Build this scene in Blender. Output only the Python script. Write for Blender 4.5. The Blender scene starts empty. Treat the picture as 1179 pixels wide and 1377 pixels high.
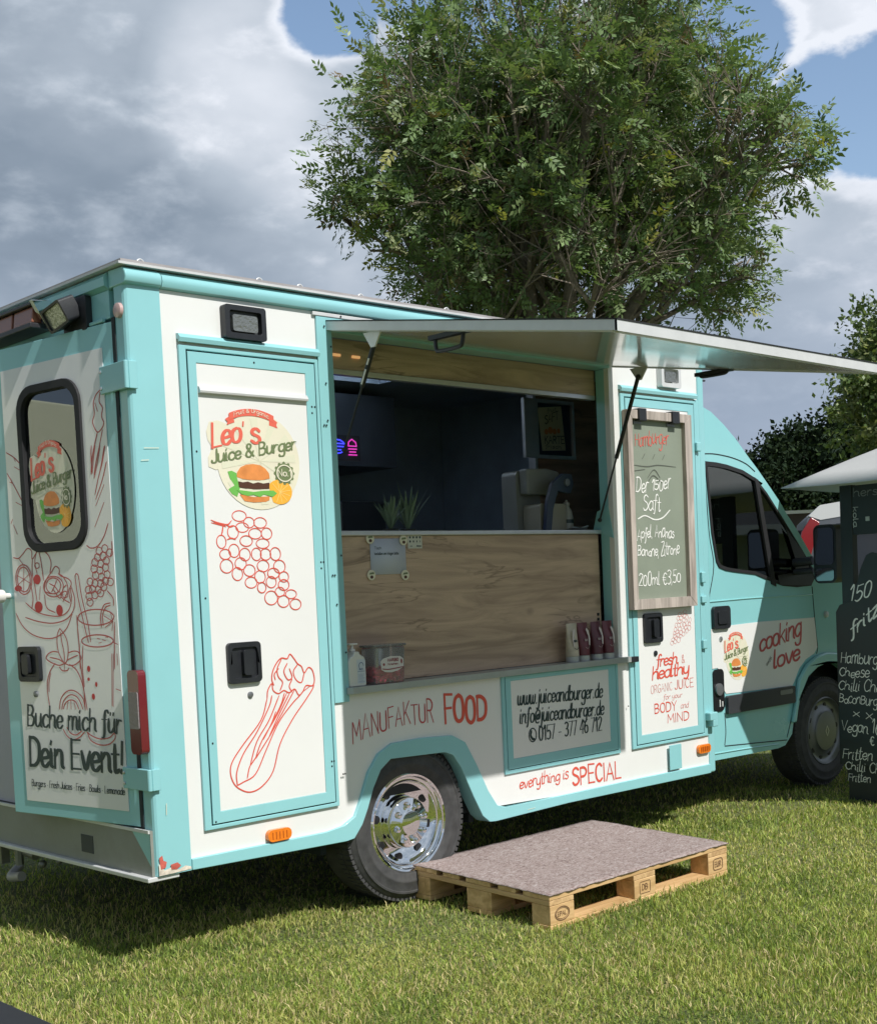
import bpy, bmesh, math, random
import numpy as np
from math import radians, sin, cos, pi, sqrt
from mathutils import Vector, Matrix
from mathutils.geometry import tessellate_polygon
random.seed(7)
SC = bpy.context.scene
COL = SC.collection

# ------------------------------------------------------------------ camera
CAM_LOC = (-2.5122, -4.1839, 1.3525)
R_ = Vector((0.72308882, -0.68926175, -0.045396)); U_ = Vector((0.07161673, 0.00944176, 0.99738754)); B_ = Vector((-0.68703247, -0.72445089, 0.0561899))
cd = bpy.data.cameras.new('camera'); cam = bpy.data.objects.new('camera', cd); COL.objects.link(cam)
cam.matrix_world = Matrix(((R_[0], U_[0], B_[0], CAM_LOC[0]), (R_[1], U_[1], B_[1], CAM_LOC[1]), (R_[2], U_[2], B_[2], CAM_LOC[2]), (0, 0, 0, 1)))
cd.sensor_fit = 'HORIZONTAL'; cd.sensor_width = 36; cd.lens = 1760.9 / 1179 * 36
cd.shift_x = 4.85 / 1179; cd.shift_y = 200.4 / 1179
cd.clip_start = 0.05; cd.clip_end = 3000
SC.camera = cam
# ------------------------------------------------------------------ sun, sky, exposure
SUN_DIR = Vector((-0.004, 1, -1.13)).normalized()
sd = bpy.data.lights.new('sun', 'SUN'); sd.energy = 4.2; sd.angle = radians(0.53); sd.color = (1.0, 0.97, 0.925)
so = bpy.data.objects.new('sun', sd); COL.objects.link(so)
so.rotation_euler = SUN_DIR.to_track_quat('-Z', 'Y').to_euler(); so.location = (0, -20, 25)
SC.view_settings.view_transform = 'Standard'; SC.view_settings.look = 'None'; SC.view_settings.gamma = 1
SC.view_settings.use_curve_mapping = False; SC.view_settings.exposure = 0.12

def build_world():
    w = bpy.data.worlds.new('World'); SC.world = w; w.use_nodes = True
    nt = w.node_tree; N = nt.nodes; L = nt.links; N.clear()
    def nd(t, **k):
        n = N.new(t)
        for a, b in k.items(): setattr(n, a, b)
        return n
    def math_(op, a, b=None, clamp=False):
        n = nd('ShaderNodeMath', operation=op, use_clamp=clamp)
        for i, v in enumerate((a, b)):
            if v is None: continue
            if isinstance(v, (int, float)): n.inputs[i].default_value = v
            else: L.new(v, n.inputs[i])
        return n.outputs[0]
    sky = nd('ShaderNodeTexSky', sky_type='NISHITA', sun_disc=False)
    sky.sun_elevation = radians(48.2); sky.sun_rotation = radians(180); sky.air_density = 1.0; sky.dust_density = 1.5
    tc = nd('ShaderNodeTexCoord')
    # cloud deck coordinates: the direction, flattened towards the horizon
    sep = nd('ShaderNodeSeparateXYZ'); L.new(tc.outputs['Generated'], sep.inputs[0])
    zc = math_('MAXIMUM', sep.outputs[2], 0.0)
    zq = math_('ADD', zc, 0.55)
    px = math_('DIVIDE', sep.outputs[0], zq); py = math_('DIVIDE', sep.outputs[1], zq)
    cmb = nd('ShaderNodeCombineXYZ'); L.new(px, cmb.inputs[0]); L.new(py, cmb.inputs[1])
    zz = math_('MULTIPLY', sep.outputs[2], 1.5); L.new(zz, cmb.inputs[2])
    def noise(scale, detail, rough, off=(0, 0, 0), dist=0.0):
        m = nd('ShaderNodeMapping'); m.inputs['Location'].default_value = off
        L.new(cmb.outputs[0], m.inputs[0])
        n = nd('ShaderNodeTexNoise'); n.inputs['Scale'].default_value = scale; n.inputs['Detail'].default_value = detail
        n.inputs['Roughness'].default_value = rough; n.inputs['Distortion'].default_value = dist
        L.new(m.outputs[0], n.inputs[0]); return n
    nbig = noise(2.2, 3, .5, (3.1, 1.7, .2)); nfine = noise(8.5, 9, .53, (.3, 5.2, 1.1), .15); nmid = noise(4.6, 5, .5, (8.3, 2.2, 4.0), .1)
    # warp of the direction for ragged cloud edges
    wv = nd('ShaderNodeVectorMath', operation='SUBTRACT'); L.new(nfine.outputs['Color'], wv.inputs[0]); wv.inputs[1].default_value = (.5, .5, .5)
    ws = nd('ShaderNodeVectorMath', operation='SCALE'); L.new(wv.outputs[0], ws.inputs[0]); ws.inputs['Scale'].default_value = .055
    wa = nd('ShaderNodeVectorMath', operation='ADD'); L.new(tc.outputs['Generated'], wa.inputs[0]); L.new(ws.outputs[0], wa.inputs[1])
    ws2 = nd('ShaderNodeVectorMath', operation='SCALE'); L.new(wv.outputs[0], ws2.inputs[0]); ws2.inputs['Scale'].default_value = .045
    wa2 = nd('ShaderNodeVectorMath', operation='ADD'); L.new(tc.outputs['Generated'], wa2.inputs[0]); L.new(ws2.outputs[0], wa2.inputs[1])
    def blob(d, r0, r1, warp=None):      # 1 inside angle r0, 0 outside r1 (degrees) around direction d
        v = Vector(d).normalized()
        dp = nd('ShaderNodeVectorMath', operation='DOT_PRODUCT'); L.new(tc.outputs['Generated'], dp.inputs[0]); dp.inputs[1].default_value = v
        mr = nd('ShaderNodeMapRange', interpolation_type='SMOOTHSTEP'); L.new(dp.outputs['Value'], mr.inputs[0])
        mr.inputs[1].default_value = cos(radians(r1)); mr.inputs[2].default_value = cos(radians(r0))
        return mr.outputs[0]
    ngap = noise(15.0, 10, .56, (1.3, .2, 7.1), .1)
    def addall(l):
        o = l[0]
        for x in l[1:]: o = math_('MAXIMUM', o, x)
        return o
    # gaps of blue sky
    gaps = addall([blob(d, a, b) for d, a, b in GAPS])
    gen = nd('ShaderNodeMapRange', interpolation_type='SMOOTHSTEP'); L.new(nbig.outputs[0], gen.inputs[0]); gen.inputs[1].default_value = .22; gen.inputs[2].default_value = .38
    gn = math_('ADD', gaps, math_('MULTIPLY', math_('SUBTRACT', ngap.outputs[0], .5), 1.5))
    gm = nd('ShaderNodeMapRange', interpolation_type='SMOOTHSTEP'); L.new(gn, gm.inputs[0]); gm.inputs[1].default_value = .40; gm.inputs[2].default_value = .72
    rim = nd('ShaderNodeMapRange', interpolation_type='SMOOTHSTEP'); L.new(gn, rim.inputs[0]); rim.inputs[1].default_value = -.05; rim.inputs[2].default_value = .5; rim.inputs[4].default_value = .30
    keep = math_('SUBTRACT', 1.0, gm.outputs[0], True)
    mask = math_('MULTIPLY', keep, gen.outputs[0])
    # brightness of the cloud
    bright = addall([math_('MULTIPLY', blob(d, a, b, wa2), k) for d, a, b, k in BRIGHTS])
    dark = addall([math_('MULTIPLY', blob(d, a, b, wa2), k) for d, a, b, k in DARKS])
    var = nd('ShaderNodeMapRange'); L.new(nmid.outputs[0], var.inputs[0]); var.inputs[1].default_value = .34; var.inputs[2].default_value = .68
    t = math_('MULTIPLY', var.outputs[0], .24)
    t = math_('ADD', math_('ADD', t, rim.outputs[0]), .42)
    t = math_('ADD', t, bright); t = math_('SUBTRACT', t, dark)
    fv = math_('SUBTRACT', nfine.outputs[0], .5); t = math_('ADD', t, math_('MULTIPLY', fv, .30), True)
    cr = nd('ShaderNodeValToRGB'); L.new(t, cr.inputs[0])
    e = cr.color_ramp.elements
    k = 10.0
    cols = [(0.0, (.13, .175, .235)), (.35, (.27, .335, .42)), (.65, (.48, .55, .64)), (1.0, (.88, .92, 1.0))]
    e[0].position = 0; e[0].color = (*cols[0][1], 1); e[1].position = 1; e[1].color = (*cols[-1][1], 1)
    for p_, c_ in cols[1:-1]:
        x = e.new(p_); x.color = (*c_, 1)
    sc = nd('ShaderNodeMixRGB', blend_type='MULTIPLY'); sc.inputs[0].default_value = 1; L.new(cr.outputs[0], sc.inputs[1]); sc.inputs[2].default_value = (k, k, k, 1)
    # clouds thin towards the horizon into pale blue-grey
    hz = nd('ShaderNodeMapRange', interpolation_type='SMOOTHSTEP'); L.new(sep.outputs[2], hz.inputs[0]); hz.inputs[1].default_value = .02; hz.inputs[2].default_value = .30
    hz.inputs[3].default_value = .85; hz.inputs[4].default_value = 0
    hm = nd('ShaderNodeMixRGB'); L.new(hz.outputs[0], hm.inputs[0]); L.new(sc.outputs[0], hm.inputs[1]); hm.inputs[2].default_value = (.34 * k, .42 * k, .56 * k, 1)
    skm = nd('ShaderNodeMixRGB', blend_type='MULTIPLY'); skm.inputs[0].default_value = 1; L.new(sky.outputs[0], skm.inputs[1]); skm.inputs[2].default_value = (1.75, 1.75, 1.7, 1)
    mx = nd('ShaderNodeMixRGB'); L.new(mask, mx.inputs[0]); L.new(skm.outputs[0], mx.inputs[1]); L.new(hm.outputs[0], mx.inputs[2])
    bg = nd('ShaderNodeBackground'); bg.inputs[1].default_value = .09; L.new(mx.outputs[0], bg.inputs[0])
    out = nd('ShaderNodeOutputWorld'); L.new(bg.outputs[0], out.inputs[0])
GAPS = [((0.5934, 0.6988, 0.3994), 0, 2.9), ((0.8293, 0.4648, 0.3101), 0, 3.2), ((0.8482, 0.4316, 0.307), 0, 4.0), ((0.8651, 0.3933, 0.3114), 0, 4.5), ((0.6936, 0.6252, 0.3579), 0, 5), ((0.6298, 0.6507, 0.4242), 0, 4), ((0.7772, 0.517, 0.3586), 0, 4), ((0.6385, 0.5995, 0.4826), 0, 8), ((0.9596, 0.1631, 0.2294), 0, 15), ((0.4173, 0.6134, 0.6705), 0, 18), ((0.6744, 0.4171, 0.6092), 0, 12)]
BRIGHTS = [((0.5576, 0.7525, 0.3506), 0, 5.0, 0.34), ((0.4664, 0.8015, 0.3743), 0, 5, 0.06), ((0.5835, 0.7261, 0.3636), 0, 3.5, 0.24), ((0.5863, 0.7467, 0.3141), 0, 4.0, 0.26), ((0.5213, 0.7752, 0.3568), 0, 1.8, 0.28), ((0.514, 0.771, 0.3761), 0, 1.5, 0.12), ((0.8113, 0.4526, 0.3701), 0, 5, 0.4), ((0.8576, 0.4437, 0.2602), 0, 4, 0.22), ((0.8417, 0.4734, 0.2597), 0, 4, 0.2), ((0.6381, 0.7378, 0.2201), 0, 5, 0.14), ((0.9393, 0.3206, 0.1223), 0, 14, 0.2)]
DARKS = [((0.4563, 0.8478, 0.2704), 0, 10, 0.2), ((0.5503, 0.7975, 0.2473), 0, 6, 0.14), ((0.429, 0.8805, 0.2016), 0, 8, 0.05), ((0.4436, 0.8225, 0.3559), 0, 6, 0.06), ((-0.85, 0.35, 0.4), 20, 85, 0.42)]  # last blob: unseen dark cloud, added to shade the truck's rear face
build_world()

# ------------------------------------------------------------------ materials
MATS = {}
def mat(name, col, rough=.5, metal=0.0, spec=.5, var=.0, vscale=6.0, bump=0.0, bscale=60.0, dirt=0.0, dirtcol=(.12, .09, .06), emit=None, estr=1.0, coat=0.0, trans=0.0, stretch=(1, 1, 1), sub=0.0):
    if name in MATS: return MATS[name]
    m = bpy.data.materials.new(name); m.use_nodes = True; nt = m.node_tree; N = nt.nodes; L = nt.links
    b = N['Principled BSDF']
    b.inputs['Base Color'].default_value = (*col, 1); b.inputs['Roughness'].default_value = rough; b.inputs['Metallic'].default_value = metal
    b.inputs['Specular IOR Level'].default_value = spec
    if coat: b.inputs['Coat Weight'].default_value = coat; b.inputs['Coat Roughness'].default_value = .08
    if trans: b.inputs['Transmission Weight'].default_value = trans
    if emit: b.inputs['Emission Color'].default_value = (*emit, 1); b.inputs['Emission Strength'].default_value = estr
    if sub: b.inputs['Subsurface Weight'].default_value = sub; b.inputs['Subsurface Radius'].default_value = (.02, .02, .02)
    tc = N.new('ShaderNodeTexCoord'); mp = N.new('ShaderNodeMapping'); L.new(tc.outputs['Object'], mp.inputs[0]); mp.inputs['Scale'].default_value = stretch
    last = None
    if var or dirt:
        n = N.new('ShaderNodeTexNoise'); n.inputs['Scale'].default_value = vscale; n.inputs['Detail'].default_value = 6; n.inputs['Roughness'].default_value = .6; L.new(mp.outputs[0], n.inputs[0])
        r = N.new('ShaderNodeMapRange'); L.new(n.outputs[0], r.inputs[0]); r.inputs[1].default_value = .3; r.inputs[2].default_value = .7; r.inputs[3].default_value = 1 - var; r.inputs[4].default_value = 1 + var
        h = N.new('ShaderNodeMixRGB'); h.blend_type = 'MULTIPLY'; h.inputs[0].default_value = 1; h.inputs[1].default_value = (*col, 1); L.new(r.outputs[0], h.inputs[2]); last = h.outputs[0]
        rr = N.new('ShaderNodeMapRange'); L.new(n.outputs[0], rr.inputs[0]); rr.inputs[3].default_value = max(0, rough - .12); rr.inputs[4].default_value = min(1, rough + .12); L.new(rr.outputs[0], b.inputs['Roughness'])
    if dirt:
        n2 = N.new('ShaderNodeTexNoise'); n2.inputs['Scale'].default_value = 3.1; n2.inputs['Detail'].default_value = 10; n2.inputs['Roughness'].default_value = .7; L.new(tc.outputs['Object'], n2.inputs[0])
        r2 = N.new('ShaderNodeMapRange'); L.new(n2.outputs[0], r2.inputs[0]); r2.inputs[1].default_value = .52; r2.inputs[2].default_value = .8; r2.inputs[3].default_value = 0; r2.inputs[4].default_value = dirt
        h2 = N.new('ShaderNodeMixRGB'); L.new(r2.outputs[0], h2.inputs[0]); L.new(last, h2.inputs[1]); h2.inputs[2].default_value = (*dirtcol, 1); last = h2.outputs[0]
    if last: L.new(last, b.inputs['Base Color'])
    if bump:
        n3 = N.new('ShaderNodeTexNoise'); n3.inputs['Scale'].default_value = bscale; n3.inputs['Detail'].default_value = 5; L.new(mp.outputs[0], n3.inputs[0])
        bp = N.new('ShaderNodeBump'); bp.inputs['Strength'].default_value = bump; bp.inputs['Distance'].default_value = .01; L.new(n3.outputs[0], bp.inputs['Height']); L.new(bp.outputs[0], b.inputs['Normal'])
    MATS[name] = m; return m

TEAL = mat('teal_paint', (.285, .60, .63), .32, var=.03, vscale=3, dirt=.10, dirtcol=(.30, .42, .40), coat=.35, bump=.02, bscale=9)
TEAL2 = mat('teal_paint_cab', (.27, .60, .62), .24, var=.02, vscale=2, dirt=.08, dirtcol=(.30, .42, .40), coat=.6)
WHITE = mat('white_paint', (.80, .80, .78), .38, var=.02, vscale=2, dirt=.10, dirtcol=(.62, .60, .55), coat=.2, bump=.02, bscale=7)
ALU = mat('aluminium', (.62, .63, .64), .38, metal=.85, var=.06, vscale=20)
ALUW = mat('white_aluminium', (.66, .67, .67), .4, metal=.1, var=.05, vscale=12, dirt=.2, dirtcol=(.4, .38, .34))
DARK = mat('black_plastic', (.018, .02, .024), .42, var=.1, vscale=20, bump=.05, bscale=200)
RUBBER = mat('black_rubber', (.015, .015, .017), .65, var=.15, vscale=20)
GAP = mat('dark_gap', (.02, .03, .035), .8)
CHROME = mat('chrome', (.86, .87, .88), .045, metal=1.0, bump=.015, bscale=14)
STEEL = mat('grey_steel', (.23, .24, .25), .42, metal=.6, var=.12, vscale=14)
RED = mat('red_print', (.70, .10, .065), .45, var=.06)
REDD = mat('dark_red_print', (.52, .075, .08), .45, var=.06)
CORAL = mat('coral_print', (.78, .15, .10), .45)
OLIVE = mat('olive_print', (.17, .22, .10), .45)
CREAM = mat('cream_print', (.78, .74, .58), .45, var=.03)
INK = mat('dark_ink', (.022, .045, .05), .4)
CHALK = mat('chalk_marker', (.82, .82, .78), .7, var=.12, vscale=60)
CHALKR = mat('red_chalk_marker', (.72, .13, .10), .7, var=.1, vscale=60)
ORANGEL = mat('amber_lens', (.85, .22, .02), .25, var=.1, vscale=60, coat=.5)

def wood_mat(name, c1, c2, scale=1.0, axis=0, knots=True, rough=.5, plank=0.0):
    m = bpy.data.materials.new(name); m.use_nodes = True; nt = m.node_tree; N = nt.nodes; L = nt.links; b = N['Principled BSDF']
    tc = N.new('ShaderNodeTexCoord'); mp = N.new('ShaderNodeMapping'); L.new(tc.outputs['Object'], mp.inputs[0])
    s = [14, 14, 14]; s[axis] = 1.3; mp.inputs['Scale'].default_value = [q * scale for q in s]
    dn = N.new('ShaderNodeTexNoise'); dn.inputs['Scale'].default_value = 1.2; dn.inputs['Detail'].default_value = 3; L.new(tc.outputs['Object'], dn.inputs[0])
    dm = N.new('ShaderNodeMixRGB'); dm.blend_type = 'ADD'; dm.inputs[0].default_value = .8; L.new(mp.outputs[0], dm.inputs[1]); L.new(dn.outputs['Color'], dm.inputs[2])
    n = N.new('ShaderNodeTexNoise'); n.inputs['Scale'].default_value = 1.0; n.inputs['Detail'].default_value = 9; n.inputs['Roughness'].default_value = .62; n.inputs['Distortion'].default_value = .8; L.new(dm.outputs[0], n.inputs[0])
    cr = N.new('ShaderNodeValToRGB'); L.new(n.outputs[0], cr.inputs[0]); e = cr.color_ramp.elements
    e[0].position = .36; e[0].color = (*c2, 1); e[1].position = .62; e[1].color = (*c1, 1)
    last = cr.outputs[0]
    if knots:   # long dark cracks and a few knots
        mp2 = N.new('ShaderNodeMapping'); L.new(tc.outputs['Object'], mp2.inputs[0]); s2 = [7.5, 7.5, 7.5]; s2[axis] = 1.1; mp2.inputs['Scale'].default_value = [q * scale for q in s2]; mp2.inputs['Location'].default_value = (3, 1, 2)
        n2 = N.new('ShaderNodeTexNoise'); n2.inputs['Scale'].default_value = 1.2; n2.inputs['Detail'].default_value = 4; n2.inputs['Distortion'].default_value = 1.2; L.new(mp2.outputs[0], n2.inputs[0])
        a = N.new('ShaderNodeMath'); a.operation = 'SUBTRACT'; L.new(n2.outputs[0], a.inputs[0]); a.inputs[1].default_value = .5
        a2 = N.new('ShaderNodeMath'); a2.operation = 'ABSOLUTE'; L.new(a.outputs[0], a2.inputs[0])
        r = N.new('ShaderNodeMapRange'); L.new(a2.outputs[0], r.inputs[0]); r.inputs[1].default_value = 0; r.inputs[2].default_value = .024; r.inputs[3].default_value = .6; r.inputs[4].default_value = 0
        n3 = N.new('ShaderNodeTexNoise'); n3.inputs['Scale'].default_value = 2.3; L.new(tc.outputs['Object'], n3.inputs[0])
        r3 = N.new('ShaderNodeMapRange'); L.new(n3.outputs[0], r3.inputs[0]); r3.inputs[1].default_value = .47; r3.inputs[2].default_value = .60
        mu = N.new('ShaderNodeMath'); mu.operation = 'MULTIPLY'; L.new(r.outputs[0], mu.inputs[0]); L.new(r3.outputs[0], mu.inputs[1])
        mx = N.new('ShaderNodeMixRGB'); L.new(mu.outputs[0], mx.inputs[0]); L.new(last, mx.inputs[1]); mx.inputs[2].default_value = (c2[0] * .35, c2[1] * .33, c2[2] * .3, 1); last = mx.outputs[0]
        vo = N.new('ShaderNodeTexVoronoi'); vo.inputs['Scale'].default_value = 1.0; mp3 = N.new('ShaderNodeMapping'); L.new(tc.outputs['Object'], mp3.inputs[0]); s3 = [3.2, 3.2, 5.0]; mp3.inputs['Scale'].default_value = s3; L.new(mp3.outputs[0], vo.inputs[0])
        r4 = N.new('ShaderNodeMapRange'); L.new(vo.outputs['Distance'], r4.inputs[0]); r4.inputs[1].default_value = .03; r4.inputs[2].default_value = .13; r4.inputs[3].default_value = .65; r4.inputs[4].default_value = 0
        mx2 = N.new('ShaderNodeMixRGB'); L.new(r4.outputs[0], mx2.inputs[0]); L.new(last, mx2.inputs[1]); mx2.inputs[2].default_value = (c2[0] * .6, c2[1] * .58, c2[2] * .6, 1); last = mx2.outputs[0]
    L.new(last, b.inputs['Base Color']); b.inputs['Roughness'].default_value = rough
    bp = N.new('ShaderNodeBump'); bp.inputs['Strength'].default_value = .15; bp.inputs['Distance'].default_value = .004; L.new(n.outputs[0], bp.inputs['Height']); L.new(bp.outputs[0], b.inputs['Normal'])
    return m
OAK = wood_mat('oak_laminate', (.60, .435, .31), (.36, .25, .18))
PINE = wood_mat('pallet_pine', (.74, .50, .25), (.50, .31, .13), 1.6, 0, False, .7)
PINEY = wood_mat('pallet_pine_cross', (.68, .46, .23), (.45, .28, .13), 1.6, 1, False, .7)
GREYW = wood_mat('weathered_frame_wood', (.52, .45, .40), (.29, .25, .22), 2.2, 2, False, .75)
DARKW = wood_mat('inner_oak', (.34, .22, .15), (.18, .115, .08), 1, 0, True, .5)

def glass_mat(name, tint=(.55, .62, .60), rough=.02, ior=1.6):
    m = bpy.data.materials.new(name); m.use_nodes = True; N = m.node_tree.nodes; L = m.node_tree.links; N.clear()
    o = N.new('ShaderNodeOutputMaterial'); t = N.new('ShaderNodeBsdfTransparent'); t.inputs[0].default_value = (*tint, 1)
    g = N.new('ShaderNodeBsdfGlossy'); g.inputs['Roughness'].default_value = rough; g.inputs[0].default_value = (.9, .95, .95, 1)
    f = N.new('ShaderNodeFresnel'); f.inputs[0].default_value = ior; x = N.new('ShaderNodeMixShader')
    L.new(f.outputs[0], x.inputs[0]); L.new(t.outputs[0], x.inputs[1]); L.new(g.outputs[0], x.inputs[2]); L.new(x.outputs[0], o.inputs[0]); return m
GLASS = glass_mat('tinted_glass', ior=2.1); CLEAR = glass_mat('clear_plastic', (.97, .95, .95), .08)
def _frost():
    N = CLEAR.node_tree.nodes; L = CLEAR.node_tree.links; d = N.new('ShaderNodeBsdfDiffuse'); d.inputs[0].default_value = (.75, .74, .73, 1)
    x = N.new('ShaderNodeMixShader'); x.inputs[0].default_value = .17; o = N['Material Output']; s = o.inputs[0].links[0].from_socket
    L.new(s, x.inputs[1]); L.new(d.outputs[0], x.inputs[2]); L.new(x.outputs[0], o.inputs[0])
_frost()

# ------------------------------------------------------------------ mesh helpers
class MB:
    def __init__(s, xf=None): s.v = []; s.f = []; s.xf = xf
    def add(s, vs, fs):
        n = len(s.v); s.v += [tuple(q) for q in vs]; s.f += [tuple(n + i for i in f) for f in fs]; return s
    def box(s, x0, x1, y0, y1, z0, z1):
        return s.add([(x0, y0, z0), (x1, y0, z0), (x1, y1, z0), (x0, y1, z0), (x0, y0, z1), (x1, y0, z1), (x1, y1, z1), (x0, y1, z1)],
                     [(0, 3, 2, 1), (4, 5, 6, 7), (0, 1, 5, 4), (1, 2, 6, 5), (2, 3, 7, 6), (3, 0, 4, 7)])
    def plate(s, outer, holes, axis, a, b):
        # flat plate: outline (and holes) in the plane across `axis`, from a to b along it
        loops = [outer] + list(holes); pts = [p for l in loops for p in l]
        def P(p, w):
            return (w, p[0], p[1]) if axis == 'x' else (p[0], w, p[1]) if axis == 'y' else (p[0], p[1], w)
        tris = tessellate_polygon([[Vector((p[0], p[1], 0)) for p in l] for l in loops])
        n = len(pts); fs = [tuple(t) for t in tris] + [tuple(n + i for i in reversed(t)) for t in tris]
        k = 0
        for l in loops:
            m = len(l)
            for i in range(m): j = (i + 1) % m; fs.append((k + i, k + j, n + k + j, n + k + i))
            k += m
        return s.add([P(p, a) for p in pts] + [P(p, b) for p in pts], fs)
    def tube(s, pts, r, n=8, cap=True):
        pts = [Vector(p) for p in pts]; m = len(pts); rs = r if isinstance(r, (list, tuple)) else [r] * m
        vs = []; fs = []; up = Vector((0, 0, 1)); prev = None
        for i, p in enumerate(pts):
            t = (pts[min(i + 1, m - 1)] - pts[max(i - 1, 0)]).normalized()
            if prev is None:
                a = t.cross(up)
                if a.length < .05: a = t.cross(Vector((0, 1, 0)))
            else: a = prev - t * prev.dot(t)
            a.normalize(); prev = a; b = t.cross(a)
            for k in range(n):
                q = 2 * pi * k / n; vs.append(p + a * cos(q) * rs[i] + b * sin(q) * rs[i])
        for i in range(m - 1):
            for k in range(n): fs.append((i * n + k, i * n + (k + 1) % n, (i + 1) * n + (k + 1) % n, (i + 1) * n + k))
        if cap: fs += [tuple(range(n))[::-1], tuple(range((m - 1) * n, m * n))]
        return s.add(vs, fs)
    def lathe(s, prof, c, axis='z', n=32, close=False, cap0=True, cap1=True):
        # prof: (radius, height along axis)
        vs = []; fs = []; m = len(prof)
        for r, h in prof:
            for k in range(n):
                q = 2 * pi * k / n; a, b = r * cos(q), r * sin(q)
                vs.append((c[0] + a, c[1] + b, c[2] + h) if axis == 'z' else (c[0] + a, c[1] + h, c[2] + b) if axis == 'y' else (c[0] + h, c[1] + a, c[2] + b))
        for i in range(m - 1 if not close else m):
            j = (i + 1) % m
            for k in range(n): fs.append((i * n + k, i * n + (k + 1) % n, j * n + (k + 1) % n, j * n + k))
        if not close:
            if cap0 and prof[0][0] > 1e-6: fs.append(tuple(range(n)))
            if cap1 and prof[-1][0] > 1e-6: fs.append(tuple(range((m - 1) * n, m * n)))
        return s.add(vs, fs)
    def ball(s, c, rx, ry=None, rz=None, n=12):
        ry = ry or rx; rz = rz or rx; vs = [(c[0], c[1], c[2] + rz)]; fs = []; m = n // 2
        for i in range(1, m):
            a = pi * i / m
            for k in range(n): q = 2 * pi * k / n; vs.append((c[0] + rx * sin(a) * cos(q), c[1] + ry * sin(a) * sin(q), c[2] + rz * cos(a)))
        vs.append((c[0], c[1], c[2] - rz)); e = len(vs) - 1
        for k in range(n): fs.append((0, 1 + k, 1 + (k + 1) % n)); fs.append((e, e - 1 - k, e - 1 - (k + 1) % n))
        for i in range(m - 2):
            for k in range(n): a = 1 + i * n + k; b = 1 + i * n + (k + 1) % n; fs.append((a, a + n, b + n, b))
        return s.add(vs, fs)

def rrect(x0, x1, z0, z1, r, n=5):
    o = []
    for cx, cz, a0 in ((x1 - r, z1 - r, 0), (x0 + r, z1 - r, 90), (x0 + r, z0 + r, 180), (x1 - r, z0 + r, 270)):
        for i in range(n + 1): a = radians(a0 + 90 * i / n); o.append((cx + r * cos(a), cz + r * sin(a)))
    return o
def curve(pts, n=6, closed=False):
    P = [Vector(p) for p in pts]; m = len(P); out = []
    if m == 2 and not closed: return P
    for i in range(m if closed else m - 1):
        p0 = P[(i - 1) % m] if closed or i > 0 else P[0] * 2 - P[1]
        p1 = P[i]; p2 = P[(i + 1) % m]
        p3 = P[(i + 2) % m] if closed or i + 2 < m else P[-1] * 2 - P[-2]
        for k in range(n):
            t = k / n; out.append(.5 * ((2 * p1) + (p2 - p0) * t + (2 * p0 - 5 * p1 + 4 * p2 - p3) * t * t + (3 * p1 - p0 - 3 * p2 + p3) * t ** 3))
    if not closed: out.append(P[-1])
    return out

def link(o, parent=None):
    COL.objects.link(o)
    if parent: o.parent = parent
    return o
def tag(o, label=None, cat=None, group=None, kind=None):
    if label: o['label'] = label
    if cat: o['category'] = cat
    if group: o['group'] = group
    if kind: o['kind'] = kind
    return o
def thing(name, label, cat, loc=(0, 0, 0), group=None):
    o = bpy.data.objects.new(name, None); o.empty_display_size = .1; o.location = loc; link(o); return tag(o, label, cat, group)
def rootloc(o):
    while o.parent: o = o.parent
    return Vector(o.location)
def obj(name, mb, m, parent=None, label=None, weld=False, bev=0.0, smooth=40, segs=2, kind=None, loc=None):
    me = bpy.data.meshes.new(name)
    L0 = rootloc(parent) if parent else Vector(loc or (0, 0, 0))
    vs = [Vector(mb.xf(*v)) if mb.xf else Vector(v) for v in mb.v]
    me.from_pydata([v - L0 for v in vs], [], mb.f); me.validate()
    bm = bmesh.new(); bm.from_mesh(me)
    if weld: bmesh.ops.remove_doubles(bm, verts=bm.verts, dist=1e-4)
    bmesh.ops.recalc_face_normals(bm, faces=bm.faces); bm.to_mesh(me); bm.free()
    ms = m if isinstance(m, (list, tuple)) else [m]
    for q in ms: me.materials.append(q)
    if smooth:
        me.shade_smooth(); me.set_sharp_from_angle(angle=radians(smooth))
    o = bpy.data.objects.new(name, me)
    if not parent: o.location = L0
    link(o, parent)
    if bev:
        b = o.modifiers.new('bevel', 'BEVEL'); b.width = bev; b.segments = segs; b.limit_method = 'ANGLE'; b.angle_limit = radians(38); b.harden_normals = bool(smooth)
    if label: o['label'] = label
    if kind: o['kind'] = kind
    return o
def copy_tree(o, loc, label=None, group=None, rotz=None):
    r = o.copy(); COL.objects.link(r); r.location = loc
    if rotz is not None: r.rotation_euler.z = rotz
    if label: r['label'] = label
    if group: r['group'] = group
    for c in o.children:
        d = c.copy(); COL.objects.link(d); d.parent = r
        for g in c.children: h = g.copy(); COL.objects.link(h); h.parent = d
    return r

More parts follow.
